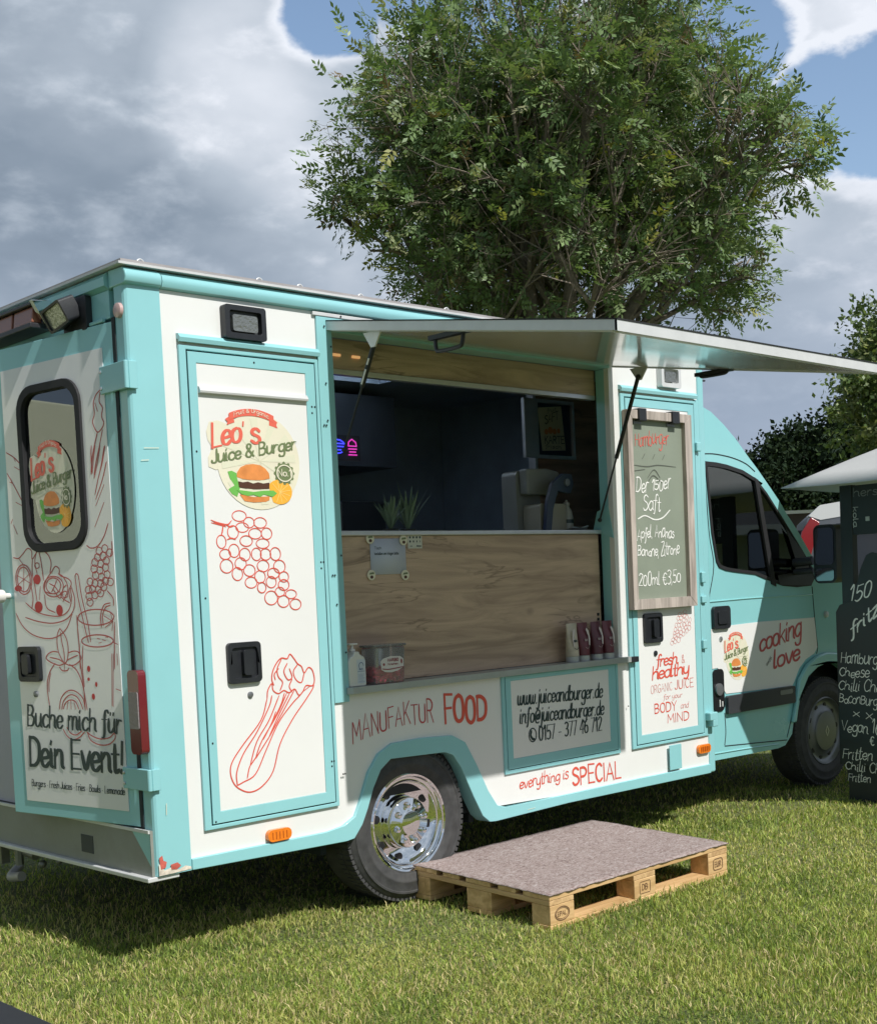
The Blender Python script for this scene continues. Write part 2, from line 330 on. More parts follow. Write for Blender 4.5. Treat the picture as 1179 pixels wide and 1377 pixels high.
class Frame:
    def __init__(s, o, ex, ez, n): s.o = Vector(o); s.ex = Vector(ex); s.ez = Vector(ez); s.n = Vector(n)
    def __call__(s, x, z, off=0.0): return s.o + s.ex * x + s.ez * z + s.n * off
SIDE = Frame((0, 0, 0), (1, 0, 0), (0, 0, 1), (0, -1, 0))
_eps = [0.0]
def ribbon(mb, fr, pts, w, off=.0012, contrast=0.0, closed=False, smooth=True, n=5, taper=False):
    """a painted stroke lying on a surface"""
    P = curve([(p[0], p[1], 0) for p in pts], n, closed) if smooth else [Vector((p[0], p[1], 0)) for p in pts]
    if len(P) < 2: return
    _eps[0] = (_eps[0] + .00013) % .00078; off = off + _eps[0]
    if closed: P = P + [P[0]]
    m = len(P); vs = []; fs = []
    for i, p in enumerate(P):
        a = P[i - 1] if i > 0 else (P[-2] if closed else p); b = P[i + 1] if i < m - 1 else (P[1] if closed else p)
        t = (b - a)
        if t.length < 1e-7: t = Vector((1, 0, 0))
        t.normalize(); nn = Vector((-t.y, t.x, 0)); ww = w * (1 - contrast + contrast * abs(t.y) * 1.25) * .5
        if taper: ww *= .45 + .55 * sin(pi * min(1, max(0, (i + .6) / m)))
        q = p + (t * (-w * .35) if (i == 0 and not closed) else t * (w * .35) if (i == m - 1 and not closed) else Vector((0, 0, 0)))
        if (i == 0 or i == m - 1) and not closed: ww *= .62
        vs += [fr(q.x - nn.x * ww, q.y - nn.y * ww, off + i * 4e-6), fr(q.x + nn.x * ww, q.y + nn.y * ww, off + i * 4e-6)]
    for i in range(m - 1): fs.append((2 * i, 2 * i + 1, 2 * i + 3, 2 * i + 2))
    mb.add(vs, fs)
def disc(mb, fr, cx, cz, rx, rz, off=.0012, n=24, a0=0, a1=360):
    _eps[0] = (_eps[0] + .00003) % .0006
    P = [(cx + rx * cos(radians(a0 + (a1 - a0) * i / n)), cz + rz * sin(radians(a0 + (a1 - a0) * i / n))) for i in range(n if a1 - a0 == 360 else n + 1)]
    poly(mb, fr, P, off)
def poly(mb, fr, pts, off=.0012):
    tr = tessellate_polygon([[Vector((p[0], p[1], 0)) for p in pts]])
    mb.add([fr(p[0], p[1], off) for p in pts], [tuple(t) for t in tr])
def ell(cx, cz, rx, rz, n=16): return [(cx + rx * cos(2 * pi * i / n), cz + rz * sin(2 * pi * i / n)) for i in range(n)]

# hand-drawn stroke lettering: each glyph = width | strokes of x,y points (10 = cap height)
GL = {
'a': '5|4.6,5 3,6 1,5 .2,3 1,.6 2.6,0 4.2,1.4;4.6,6 4.5,1.2 5.4,.1', 'b': '5|.3,10 .2,0;.2,4 2,6 4,5.2 4.7,3 3.8,.6 2,0 .3,1.4', 'c': '4.4|4.3,5 2.8,6 .9,5 .2,3 .9,.6 2.6,0 4.4,1.1',
'd': '5|4.5,4.8 3,6 1,5 .2,3 1,.6 2.6,0 4.3,1.5;4.6,10 4.5,1.2 5.3,.1', 'e': '4.4|.3,2.8 4,3.4 3.8,5.2 2.4,6 .8,5 .2,3 .9,.6 2.6,0 4.4,1.3', 'f': '3.6|4.4,9 3.4,10 2.2,9.4 1.8,7 1.7,0 1.2,-2.4 .2,-2.6;0,5.8 3.4,5.8',
'g': '5|4.6,5 3,6 1,5 .2,3 1,.8 2.6,.3 4.4,1.8;4.7,6 4.6,-2 3.2,-3.8 1.2,-3.5 .4,-2.4', 'h': '5|.3,10 .2,0;.2,3.8 2,6 3.8,5.5 4.2,4 4.2,1 5,.1', 'i': '1.8|.5,6 .5,1 1.3,.1;.5,8.2 .7,8.8',
'j': '2.2|1.4,6 1.3,-2.4 0,-3.9 -1.3,-3;1.4,8.2 1.6,8.8', 'k': '4.6|.3,10 .2,0;3.9,6 .3,2.6;1.5,3.6 4.3,0', 'l': '1.9|.4,10 .3,1.2 1,.1 1.8,.6', 'm': '7.2|.2,6 .2,0;.2,4 1.6,6 3.2,5.2 3.3,0;3.3,4 4.7,6 6.3,5.2 6.4,1 7.2,.1',
'n': '4.9|.2,6 .2,0;.2,4 2,6 3.9,5.2 4.1,1 4.9,.1', 'o': '4.8|2.4,6 .8,5.2 .2,3 .9,.7 2.4,0 4,.8 4.6,3 3.9,5.3 2.4,6', 'p': '5|.2,6 .2,-4;.2,4 2,6 4,5.2 4.7,3 3.8,.6 2,0 .3,1.4', 'q': '5|4.6,5 3,6 1,5 .2,3 1,.6 2.6,0 4.3,1.5;4.7,6 4.6,-4',
'r': '3.4|.2,6 .2,0;.2,3.4 1.6,5.8 3.4,5.7', 's': '4|3.8,5.1 2.3,6 .7,5.2 .9,3.8 3.4,2.6 3.7,1 2,0 .1,.9', 't': '3.2|1.4,9 1.4,1 2.2,0 3.4,.7;0,6 3.2,6', 'u': '5|.3,6 .3,1.6 1.5,0 3,.6 4.2,2.4;4.3,6 4.3,1 5.1,.1',
'v': '4.4|.1,6 2.2,0 4.4,6', 'w': '6.6|.2,6 .4,1.4 1.7,0 3,1.2 3.3,5.6;3.3,1.6 4.6,0 6,1.4 6.3,6', 'x': '4.2|.2,6 4.1,0;4,6 .1,0', 'y': '4.6|.2,6 .4,2 1.8,.5 3.4,1.2 4.3,3;4.4,6 4.2,-1.6 2.8,-3.8 .8,-3.2', 'z': '4.2|.3,6 4,6 .2,0 4.2,0',
'A': '6.2|.1,0 3,10 6,0;1.2,3.6 4.9,3.6', 'B': '5.6|.4,10 .4,0;.4,10 3.4,9.8 4.6,7.8 3.2,5.4 .5,5.2;3.2,5.4 5.2,3.6 4.4,.8 2.6,0 .4,.1', 'C': '5.4|5.2,8.6 3.4,10 1.2,8.6 .3,5 1.2,1.3 3.2,0 5.3,1.5', 'D': '5.8|.4,10 .4,0;.2,10 3,9.8 5.2,8 5.6,5 5,2 3,.2 .3,0',
'E': '5|4.8,10 .4,10;.4,10 .4,0;.4,5.2 4.1,5.2;.4,0 4.9,0', 'F': '4.8|4.7,10 .4,10;.4,10 .4,0;.4,5.2 4,5.2', 'G': '6|5.4,8.6 3.4,10 1.2,8.6 .3,5 1.2,1.3 3.2,0 5.4,1.4 5.5,4.6 3.4,4.6', 'H': '5.8|.4,10 .4,0;5.4,10 5.4,0;.4,5.2 5.4,5.2',
'I': '1.4|.6,10 .6,0', 'J': '4|3.6,10 3.6,2 2.4,.1 .6,.3 0,1.8', 'K': '5.4|.4,10 .4,0;5,10 .5,4.2;1.8,5.8 5.3,0', 'L': '4.8|.4,10 .4,0;.4,0 4.7,0', 'M': '7|.3,0 .7,10;.7,10 3.4,3;3.4,3 6.2,10;6.2,10 6.7,0', 'N': '6|.4,0 .4,10;.4,10 5.5,0;5.5,0 5.5,10',
'O': '6|3,10 1,8.6 .3,5 1,1.3 3,0 5,1.3 5.7,5 5,8.7 3,10', 'P': '5.3|.4,10 .4,0;.4,10 3.4,9.8 5,7.6 3.6,5 .5,4.6', 'R': '5.5|.4,10 .4,0;.4,10 3.4,9.8 4.8,7.6 3.4,5.2 .5,5;2.6,5 5.3,0', 'S': '5|4.8,8.7 2.8,10 .8,8.8 .8,6.6 4,4.6 4.8,2.4 3.6,.4 1.6,0 .1,1.6',
'T': '5.6|.1,10 5.5,10;2.8,10 2.8,0', 'U': '5.8|.4,10 .4,2.6 1.4,.4 3,0 4.6,.6 5.3,2.6 5.3,10', 'V': '5.8|.1,10 2.9,0 5.8,10', 'W': '8|.1,10 2,0;2,0 4,8;4,8 6,0;6,0 8,10', 'Y': '5.6|.1,10 2.8,5 5.5,10;2.8,5 2.8,0', 'Z': '5.2|.3,10 4.9,10 .2,0 5.1,0',
'0': '5|2.5,10 .9,8.7 .3,5 .9,1.3 2.5,0 4.1,1.3 4.7,5 4.1,8.7 2.5,10', '1': '3.2|.2,7.6 2.2,10 2.2,0', '2': '4.8|.5,8.2 2,10 4,9.2 4.2,7 .3,0;.3,0 4.7,0', '3': '4.6|.4,9 2.2,10 4.2,8.4 3.4,5.8 1.8,5.3;1.8,5.3 4,4.6 4.4,2 2.4,0 .2,1', '4': '5|3.6,0 3.6,10;3.6,10 .2,3;.2,3 4.9,3',
'5': '4.6|4.2,10 .8,10;.8,10 .6,5.4;.6,5.4 2.8,6.2 4.4,4.2 4,1.2 2,0 .2,.8', '6': '4.8|4,9.6 1.6,8.2 .3,4 1,.8 2.6,0 4.3,1.2 4.3,4.2 2.8,5.6 1,4.6 .4,3', '7': '4.6|.2,10 4.5,10;4.5,10 1.6,0', '8': '4.8|2.4,10 .8,8.6 1.2,6.4 3.8,4 4.2,1.4 2.4,0 .6,1.4 1,4 3.6,6.4 4,8.6 2.4,10',
'.': '1.5|.5,.1 .7,.5', ',': '1.6|.8,.5 .2,-1.6', '!': '2|1.2,10 .9,3;.6,.1 .8,.6', '-': '4|.6,3.6 3.4,3.6', "'": '1.6|.8,10 .5,7.8', '&': '6.4|5.8,4 3.6,.3 1.6,.1 .4,1.8 1,4 3.8,7.4 3.4,9.6 2,10 1,8.6 2,6 6,0', '@': '6.6|4.6,4 3.4,4.8 2.4,3.6 2.6,2 3.8,1.6 4.8,3;4.8,5 4.8,2 6,2.4 6.2,5 5,7.4 3,7.6 .9,6 .4,3 1.4,.2 3.6,-.8 5.4,-.2',
'*': '2.4|1.1,3 1.3,3.2', '€': '5.4|5.2,8.8 3.6,10 1.8,8.6 1.2,5 1.8,1.4 3.6,0 5.2,1.2;0,6 4,6;0,4.2 3.8,4.2', '+': '4|.4,4 3,4;1.7,5.6 1.7,2.4', ' ': '2.6|', ':': '1.4|.5,.1 .6,.5;.5,4.4 .6,4.8',
'ü': '5|.3,6 .3,1.6 1.5,0 3,.6 4.2,2.4;4.3,6 4.3,1 5.1,.1;1.4,8.2 1.5,8.8;3.4,8.2 3.5,8.8', '~': '9|0,0 3,1.6 6,.2 9,2.6', '`': '2|0,0 1.4,2.6', '#': '5|1.4,10 .6,6 1.2,2 3.2,0 4.6,1;1.4,10 2.6,9;3.2,0 4.8,1.6',
}
def textw(t, sp=.9): return sum(float(GL[c].split('|')[0]) + sp for c in t)
def text(mb, fr, t, x, z, h, width=None, pen=.1, contrast=.0, slant=0.0, rise=0.0, jit=0.0, sp=.9, off=.0012, arc=0.0, seed=1, taper=False, grow=0.0):
    """hand lettering along a baseline from (x,z); h = cap height; width = total width; rise = baseline slope; arc = bow"""
    rnd = random.Random(seed); tw = textw(t, sp); sx = (width / tw) if width else h / 10; sz = h / 10; cx = 0
    for c in t:
        w, st = GL[c].split('|'); w = float(w); k = 1 + rnd.uniform(-jit, jit) * 1.2; dy = rnd.uniform(-jit, jit) * h * .45
        for s_ in [q for q in st.split(';') if q]:
            pts = []
            for a in s_.split():
                u, v = a.split(','); u = float(u) + rnd.uniform(-1, 1) * jit * 1.2; v = float(v) * k + rnd.uniform(-1, 1) * jit * 1.2
                X = (cx + u) * sx + v * sz * slant; f = (cx + u) / tw
                Z = v * sz * (1 + grow * f) + dy + X * rise + arc * 4 * f * (1 - f)
                pts.append((x + X, z + Z))
            straight = len(pts) <= 3 and c.isupper() and c not in 'J'
            ribbon(mb, fr, pts, pen * h, off, contrast, smooth=not straight, n=4, taper=taper)
        cx += w + sp

# =================================================================== SETTING
def build_ground():
    mb = MB(); n = 60
    xs = [-400, -150, -60, -30] + [-20 + i * .8 for i in range(n)] + [60, 110, 200, 500]
    ys = [-400, -120, -50, -25] + [-15 + i * .8 for i in range(n)] + [60, 110, 200, 500]
    vs = []; 
    for y in ys:
        for x in xs:
            z = -.02 + (.012 * sin(x * 1.7 + y) * cos(y * 1.3 - x * .4) if -3 < 1 else 0)
            if -1.5 < x < 6.5 and -1.2 < y < 2.6: z = -.02
            vs.append((x, y, z))
    w = len(xs); fs = [(j * w + i, j * w + i + 1, (j + 1) * w + i + 1, (j + 1) * w + i) for j in range(len(ys) - 1) for i in range(w - 1)]
    mb.add(vs, fs)
    m = bpy.data.materials.new('lawn_soil'); m.use_nodes = True; N = m.node_tree.nodes; L = m.node_tree.links; b = N['Principled BSDF']
    tc = N.new('ShaderNodeTexCoord'); a = N.new('ShaderNodeTexNoise'); a.inputs['Scale'].default_value = .9; a.inputs['Detail'].default_value = 8; L.new(tc.outputs['Object'], a.inputs[0])
    c = N.new('ShaderNodeTexNoise'); c.inputs['Scale'].default_value = 55; c.inputs['Detail'].default_value = 4; L.new(tc.outputs['Object'], c.inputs[0])
    r = N.new('ShaderNodeValToRGB'); L.new(a.outputs[0], r.inputs[0]); e = r.color_ramp.elements; e[0].position = .35; e[0].color = (.09, .12, .03, 1); e[1].position = .68; e[1].color = (.19, .20, .07, 1)
    r2 = N.new('ShaderNodeMapRange'); L.new(c.outputs[0], r2.inputs[0]); r2.inputs[1].default_value = .35; r2.inputs[2].default_value = .65; r2.inputs[3].default_value = .45; r2.inputs[4].default_value = 1.5
    x = N.new('ShaderNodeMixRGB'); x.blend_type = 'MULTIPLY'; x.inputs[0].default_value = 1; L.new(r.outputs[0], x.inputs[1]); L.new(r2.outputs[0], x.inputs[2]); L.new(x.outputs[0], b.inputs['Base Color']); b.inputs['Roughness'].default_value = .95
    bp = N.new('ShaderNodeBump'); bp.inputs['Strength'].default_value = .8; bp.inputs['Distance'].default_value = .03; L.new(c.outputs[0], bp.inputs['Height']); L.new(bp.outputs[0], b.inputs['Normal'])
    o = obj('lawn', mb, m, smooth=0); tag(o, kind='structure')
build_ground()

def vcol_mat(name, rough=.6, trans=.35, spec=.3):
    m = bpy.data.materials.new(name); m.use_nodes = True; N = m.node_tree.nodes; L = m.node_tree.links; b = N['Principled BSDF']; out = N['Material Output']
    a = N.new('ShaderNodeAttribute'); a.attribute_name = 'tint'; L.new(a.outputs['Color'], b.inputs['Base Color']); b.inputs['Roughness'].default_value = rough; b.inputs['Specular IOR Level'].default_value = spec
    t = N.new('ShaderNodeBsdfTranslucent'); x = N.new('ShaderNodeMixShader'); x.inputs[0].default_value = trans
    g = N.new('ShaderNodeMixRGB'); g.blend_type = 'MULTIPLY'; g.inputs[0].default_value = 1; L.new(a.outputs['Color'], g.inputs[1]); g.inputs[2].default_value = (1.2, 1.25, .6, 1)
    L.new(g.outputs[0], t.inputs[0]); L.new(b.outputs[0], x.inputs[1]); L.new(t.outputs[0], x.inputs[2]); L.new(x.outputs[0], out.inputs[0]); return m
GRASSM = vcol_mat('grass_blade', .55, .3); LEAFM = vcol_mat('tree_leaf', .45, .28, .4); FARLEAF = vcol_mat('far_leaf', .8, .2, .1)

def np_mesh(name, V, Fs, fcol, m, parent=None, loc=(0, 0, 0)):
    """V (n,3), Fs (k,4) quads, fcol (k,3) one tint per face"""
    me = bpy.data.meshes.new(name); L0 = np.array(rootloc(parent) if parent else loc)
    k = Fs.shape[1]
    me.vertices.add(len(V)); me.vertices.foreach_set('co', (V - L0).astype(np.float32).ravel())
    me.loops.add(Fs.size); me.loops.foreach_set('vertex_index', Fs.astype(np.int32).ravel())
    me.polygons.add(len(Fs)); me.polygons.foreach_set('loop_start', np.arange(0, Fs.size, k, dtype=np.int32)); me.polygons.foreach_set('loop_total', np.full(len(Fs), k, dtype=np.int32))
    me.update(calc_edges=True)
    ca = me.color_attributes.new('tint', 'FLOAT_COLOR', 'CORNER')
    c = np.ones((len(Fs), k, 4), np.float32); c[:, :, :3] = fcol[:, None, :]; ca.data.foreach_set('color', c.ravel())
    me.materials.append(m); o = bpy.data.objects.new(name, me)
    if not parent: o.location = L0
    return link(o, parent)

def build_grass():
    rng = np.random.default_rng(3); n = 950000
    cx, cy = CAM_LOC[0], CAM_LOC[1]
    d = np.exp(rng.uniform(np.log(2.1), np.log(34), n)); a = np.radians(rng.uniform(14, 84, n))
    x = cx + d * np.cos(a); y = cy + d * np.sin(a)
    def inrect(x0, x1, y0, y1): return (x > x0) & (x < x1) & (y > y0) & (y < y1)
    th = -.0139; lx = (x - 1.2885) * cos(th) + (y + .7694) * sin(th); ly = -(x - 1.2885) * sin(th) + (y + .7694) * cos(th)
    kill = ((lx > 0) & (lx < 1.2) & (ly > 0) & (ly < .8) & (((ly < .1) | (ly > .7) | ((ly > .33) & (ly < .47))))) | inrect(1.17, 1.37, .02, .45) | inrect(4.82, 5.02, .1, .35) | (inrect(0, 6.5, .5, 2.6) & (rng.random(n) < .6))
    # thin, worn patches
    pt = np.sin(x * 1.9 + 1.3 * np.sin(y * 1.1)) * np.cos(y * 2.3 + np.sin(x * .8)) ; kill |= (pt > .72) & (rng.random(n) < .45)
    k = ~kill; x = x[k]; y = y[k]; d = d[k]; n = len(x)
    h = rng.gamma(6, .0030, n) + .009; h *= 1 + .25 * np.sin(x * 3.1 + y * 1.7) * np.sin(y * 2.7)
    w = np.clip(.0009 + d * .00028, 0, .007); h += np.clip(d - 8, 0, 20) * .0006
    ang = rng.uniform(0, 2 * np.pi, n); tilt = rng.uniform(.1, .95, n); lean = rng.uniform(0, 2 * np.pi, n)
    dx = np.cos(ang); dy = np.sin(ang); lx = np.cos(lean) * tilt; ly = np.sin(lean) * tilt
    B = np.stack([x, y, np.full(n, -.024)], 1); W = np.stack([dx, dy, np.zeros(n)], 1) * w[:, None]
    M = B + np.stack([lx * h * .35, ly * h * .35, h * .6], 1); T = B + np.stack([lx * h * .95, ly * h * .95, h * (1.05 - tilt * .25)], 1)
    V = np.empty((n, 4, 3)); V[:, 0] = B; V[:, 1] = M - W; V[:, 2] = T; V[:, 3] = M + W
    F = np.arange(n * 4).reshape(n, 4)
    pal = np.array([(.27, .36, .07), (.37, .44, .10), (.50, .50, .16), (.60, .50, .26), (.18, .255, .055)]); pr = np.array([.32, .30, .18, .08, .12])
    ci = rng.choice(5, n, p=pr); 
    dry = np.clip(.5 + .6 * np.sin(x * 1.3 + 2 * np.sin(y * .9)) * np.sin(y * 1.9 + x * .6), 0, 1); ci = np.where((rng.random(n) < dry * .22), 3, ci); pt2 = np.sin(x * 5.3 + 2 * np.sin(y * 3.1)) * np.sin(y * 4.7 + np.sin(x * 2.9)); ci = np.where((pt2 > .55) & (rng.random(n) < .45), 4, np.where((pt2 < -.6) & (rng.random(n) < .4), 2, ci))
    c = pal[ci] * rng.uniform(.75, 1.3, (n, 1)); fc = c
    o = np_mesh('grass', V.reshape(-1, 3), F.reshape(-1, 4), fc, GRASSM); tag(o, kind='stuff')
build_grass()

# ------------------------------------------------------------------ trees
BARK = mat('bark', (.20, .165, .13), .9, var=.35, vscale=18, bump=.8, bscale=25)
def leafquads(C, D, U, l, w):
    """kite-shaped leaflets: centre line C->C+D*l, half width w along U"""
    n = len(C); V = np.empty((n, 4, 3)); V[:, 0] = C; V[:, 1] = C + D * (l * .45)[:, None] + U * w[:, None]; V[:, 2] = C + D * l[:, None]; V[:, 3] = C + D * (l * .45)[:, None] - U * w[:, None]; return V.reshape(-1, 3)
def unit(a): return a / np.maximum(np.linalg.norm(a, axis=-1, keepdims=True), 1e-9)

def big_ash(loc, label):
    rnd = random.Random(21); rng = np.random.default_rng(5)
    base = Vector(loc); root = thing('ash_tree', label, 'tree', loc)
    cen = base + Vector((0.12, -.05, 6.3)); ext = (2.25, 2.15, 3.35)
    def inside(p, k=1.0):
        q = p - cen; a = math.atan2(q.y, q.x); s = 1 + .12 * sin(a * 3 + q.z * 1.3) + .10 * sin(a * 5 - q.z * 2.3) + (.10 if q.z < 0 else -.03)
        zz = q.z / ext[2]
        if q.z < 0: zz = q.z / (ext[2] * .86)
        return (q.x / ext[0] / s) ** 2 + (q.y / ext[1] / s) ** 2 + zz ** 2 < k
    mb = MB(); tips = []
    def grow(p, d, r, ln, lev):
        pts = [p]; rs = [r]; n = 5
        for i in range(n):
            d = (d + Vector((rnd.gauss(0, .11), rnd.gauss(0, .11), rnd.gauss(.03, .08)))).normalized()
            p = p + d * ln / n
            if lev > 1 and not inside(p, 1.0):
                if i < 1: return
                break
            pts.append(p); rs.append(r * (1 - .55 * (i + 1) / n))
        mb.tube(pts, rs, 7 if lev < 2 else 4 if lev < 4 else 3, cap=False)
        if lev >= 3:
            for q in pts[1:]: tips.append((q, d))
        if lev >= 5 or r < .006: return
        m = (5, 5, 5, 4, 4)[lev] if lev < 5 else 2
        for k in range(m):
            t = rnd.uniform(.3, 1) if lev else rnd.uniform(.62, 1); i = min(len(pts) - 1, max(1, int(t * (len(pts) - 1) + .5)))
            side = d.cross(Vector((rnd.gauss(0, 1), rnd.gauss(0, 1), rnd.gauss(0, 1)))).normalized()
            nd = (d * rnd.uniform(.5, 1.0) + side * rnd.uniform(.45, .95) + Vector((0, 0, .12 if lev < 3 else -.12))).normalized()
            grow(pts[i], nd, rs[i] * rnd.uniform(.5, .72), ln * rnd.uniform(.58, .82), lev + 1)
        if lev < 4: grow(pts[-1], d, rs[-1] * .95, ln * .75, lev + 1)
    grow(base + Vector((0, 0, -.05)), Vector((.02, 0, 1)), .20, 3.2, 0)
    for k in range(7):    # heavy limbs that fork low
        a = 2 * pi * k / 7 + .3; grow(base + Vector((0, 0, 2.75 + .12 * k)), Vector((cos(a) * .75, sin(a) * .75, 1)).normalized(), .10, 2.5, 1)
    for k in range(9):
        a = 2 * pi * k / 9; grow(base + Vector((cos(a) * .15, sin(a) * .15, 3.0 + .1 * k)), Vector((cos(a), sin(a), .28)).normalized(), .05, 1.9, 2)
    obj('trunk', mb, BARK, root, smooth=60)
    # pinnate leaves at the twig ends
    P = np.array([t[0] for t in tips]); Dd = np.array([t[1] for t in tips])
    m = 17500; cl_ = np.sin(P[:, 0] * 3.1 + P[:, 2] * 2.2) * np.sin(P[:, 1] * 2.7 - P[:, 2] * 2.9) + .5 * np.sin(P[:, 0] * 6.1 + 1) * np.sin(P[:, 2] * 5.3); wt = np.clip(.62 + cl_, .06, 2); wt /= wt.sum(); idx = rng.choice(len(P), m, p=wt); A = P[idx] + rng.normal(0, .10, (m, 3)); q = A - np.array(cen)
    out = unit(q * np.array([1, 1, .7])); D = unit(Dd[idx] * .5 + out * .5 + rng.normal(0, .55, (m, 3)) + np.array([0, 0, -.28])); 
    S = unit(np.cross(D, rng.normal(0, 1, (m, 3)) * .6 + np.array([0, 0, 1.0]))); L = rng.uniform(.13, .24, m)
    clump = np.sin(A[:, 0] * 2.3 + A[:, 2] * 1.9) * np.sin(A[:, 1] * 2.1 - A[:, 2] * 1.3)
    pal = np.array([(.125, .195, .08), (.185, .27, .11), (.26, .34, .15), (.38, .40, .08), (.15, .11, .06)])
    pr = rng.random(m); ci = np.where(pr < .38, 0, np.where(pr < .72, 1, np.where(pr < .96, 2, np.where(pr < .975, 3, 4))))
    yb = rng.integers(0, len(P), 34); yc = P[yb]; dmin = np.min(np.linalg.norm(A[:, None, :] - yc[None], axis=2), axis=1); ci = np.where((dmin < .17) & (rng.random(m) < .8), 3, ci)
    col = pal[ci] * rng.uniform(.75, 1.3, (m, 1)); col = np.minimum(col, .34)
    Vs = []; Cs = []
    for j in range(5):
        for sgn in ((-1, 1) if j < 4 else (0,)):
            C0 = A + D * (L * (.28 + .18 * j))[:, None]; LD = unit(D * .55 + S * sgn * .85 + rng.normal(0, .16, (m, 3))) if sgn else D
            UU = unit(np.cross(LD, np.cross(D, S)) + rng.normal(0, .22, (m, 3))); Vs.append(leafquads(C0, LD, UU, L * .38, L * .085)); Cs.append(col * rng.uniform(.88, 1.12, (m, 1)))
    V = np.concatenate(Vs); F = np.arange(len(V)).reshape(-1, 4); np_mesh('crown', V, F, np.concatenate(Cs), LEAFM, root)
    return root

def leafy_tree(name, label, loc, ht, rx, ry, ncl, leaf, pal, seed, group=None, trunk_r=.2, low=.25, nleaf=26, clr=.42, parent_cat='tree'):
    """a crown of many leaf clumps round real limbs, with gaps"""
    rnd = random.Random(seed); rng = np.random.default_rng(seed)
    root = thing(name, label, parent_cat, loc, group); base = Vector(loc); mb = MB(); cz0 = ht * low; rz = (ht - cz0) / 2; cen = np.array([loc[0], loc[1], loc[2] + cz0 + rz])
    u = unit(rng.normal(0, 1, (ncl, 3))); rr = rng.uniform(.55, 1.0, (ncl, 1)) ** .6
    lump = 1 + .20 * np.sin(u[:, :1] * 4 + seed) * np.cos(u[:, 2:] * 3.3 + seed * .7) + .14 * np.sin(u[:, 1:2] * 7 + seed)
    C = cen + u * rr * lump * np.array([rx, ry, rz])
    mb.tube([base, base + Vector((0, 0, ht * .35)), base + Vector((.1, 0, ht * .75))], [trunk_r, trunk_r * .7, trunk_r * .25], 8)
    for i in rng.choice(ncl, min(ncl, 26), replace=False):
        e = Vector(C[i]); s0 = base + Vector((0, 0, ht * rnd.uniform(.22, .6))); mid = s0.lerp(e, .5) + Vector((0, 0, .1 * ht * rnd.random())); mb.tube([s0, mid, e], [trunk_r * .35, trunk_r * .2, trunk_r * .06], 5, cap=False)
    obj('trunk', mb, BARK, root, smooth=60)
    n = ncl * nleaf; ci = np.repeat(np.arange(ncl), nleaf); sz = clr * rng.uniform(.6, 1.25, (ncl, 1))
    A = C[ci] + rng.normal(0, .5, (n, 3)) * sz[ci] * np.array([1, 1, .75]); D = unit(rng.normal(0, 1, (n, 3)) + unit(A - cen) * .9 + np.array([0, 0, -.2]))
    S = unit(np.cross(D, rng.normal(0, 1, (n, 3)))); l = leaf * rng.uniform(.6, 1.4, n)
    V = leafquads(A, D, S, l, l * .32); pal = np.array(pal); pc = rng.integers(0, len(pal), ncl)[ci]; pc = np.where(rng.random(n) < .35, rng.integers(0, len(pal), n), pc)
    col = pal[pc] * rng.uniform(.7, 1.35, (n, 1)); np_mesh('crown', V, np.arange(len(V)).reshape(-1, 4), col, FARLEAF if 'hedgerow' in name else LEAFM, root)
    return root

big_ash((8.75, 5.45, -.02), 'large broad ash tree with feathery leaves rising behind the teal food truck')
leafy_tree('leafy_tree', 'drooping light green tree at the right edge above the grey parasol', (25.1, 8.8, -.02), 7.5, 2.0, 2.0, 420, .12, [(.14, .20, .07), (.19, .25, .09), (.25, .28, .12), (.09, .14, .05)], 11, nleaf=110, clr=.42, low=.42, trunk_r=.25)
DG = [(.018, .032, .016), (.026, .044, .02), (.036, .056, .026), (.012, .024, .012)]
hz = [(34.0, 24.3, 6.2, 3.0, 'dark round tree just right of the cab roof line, leftmost of the far row'), (36.5, 22.6, 5.5, 2.8, 'low dark tree second from the left in the far row'),
      (37.5, 20.7, 5.2, 2.8, 'dark bushy tree third from the left in the far row'), (39.2, 19.6, 6.4, 3.0, 'taller dark tree above the parasol corner in the far row'),
      (40.2, 17.6, 7.4, 3.2, 'tallest dark tree at the right end of the far row'), (41.5, 15.5, 8.0, 3.4, 'dark tree standing behind the light green tree at the right edge'),
      (36.0, 24.2, 5.6, 2.6, 'low dark tree between the two leftmost trees of the far row'), (38.2, 19.9, 5.5, 2.4, 'low dark bushy tree in front of the taller one in the far row'),
      (31.5, 25.8, 6.9, 3.2, 'dark tree mostly hidden behind the cab at the left end of the row')]
for i, (x, y, h, r, lb) in enumerate(hz):
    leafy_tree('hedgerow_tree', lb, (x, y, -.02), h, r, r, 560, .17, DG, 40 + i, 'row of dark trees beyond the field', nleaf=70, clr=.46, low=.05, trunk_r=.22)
mb = MB()
rng = np.random.default_rng(8); n = 26000
t = rng.uniform(0, 1, n); X = 29 + t * 16; Y = 26.5 - t * 15; A = np.stack([X + rng.normal(0, .9, n), Y + rng.normal(0, .9, n), rng.uniform(0, 3.3, n) + .4 * np.sin(X * 2)], 1)
D = unit(rng.normal(0, 1, (n, 3))); S = unit(np.cross(D, rng.normal(0, 1, (n, 3)))); l = rng.uniform(.2, .5, n); V = leafquads(A, D, S, l, l * .35)
o = np_mesh('undergrowth', V, np.arange(len(V)).reshape(-1, 4), np.array(DG)[rng.integers(0, 4, n)] * rng.uniform(.7, 1.2, (n, 1)), LEAFM); tag(o, kind='stuff')

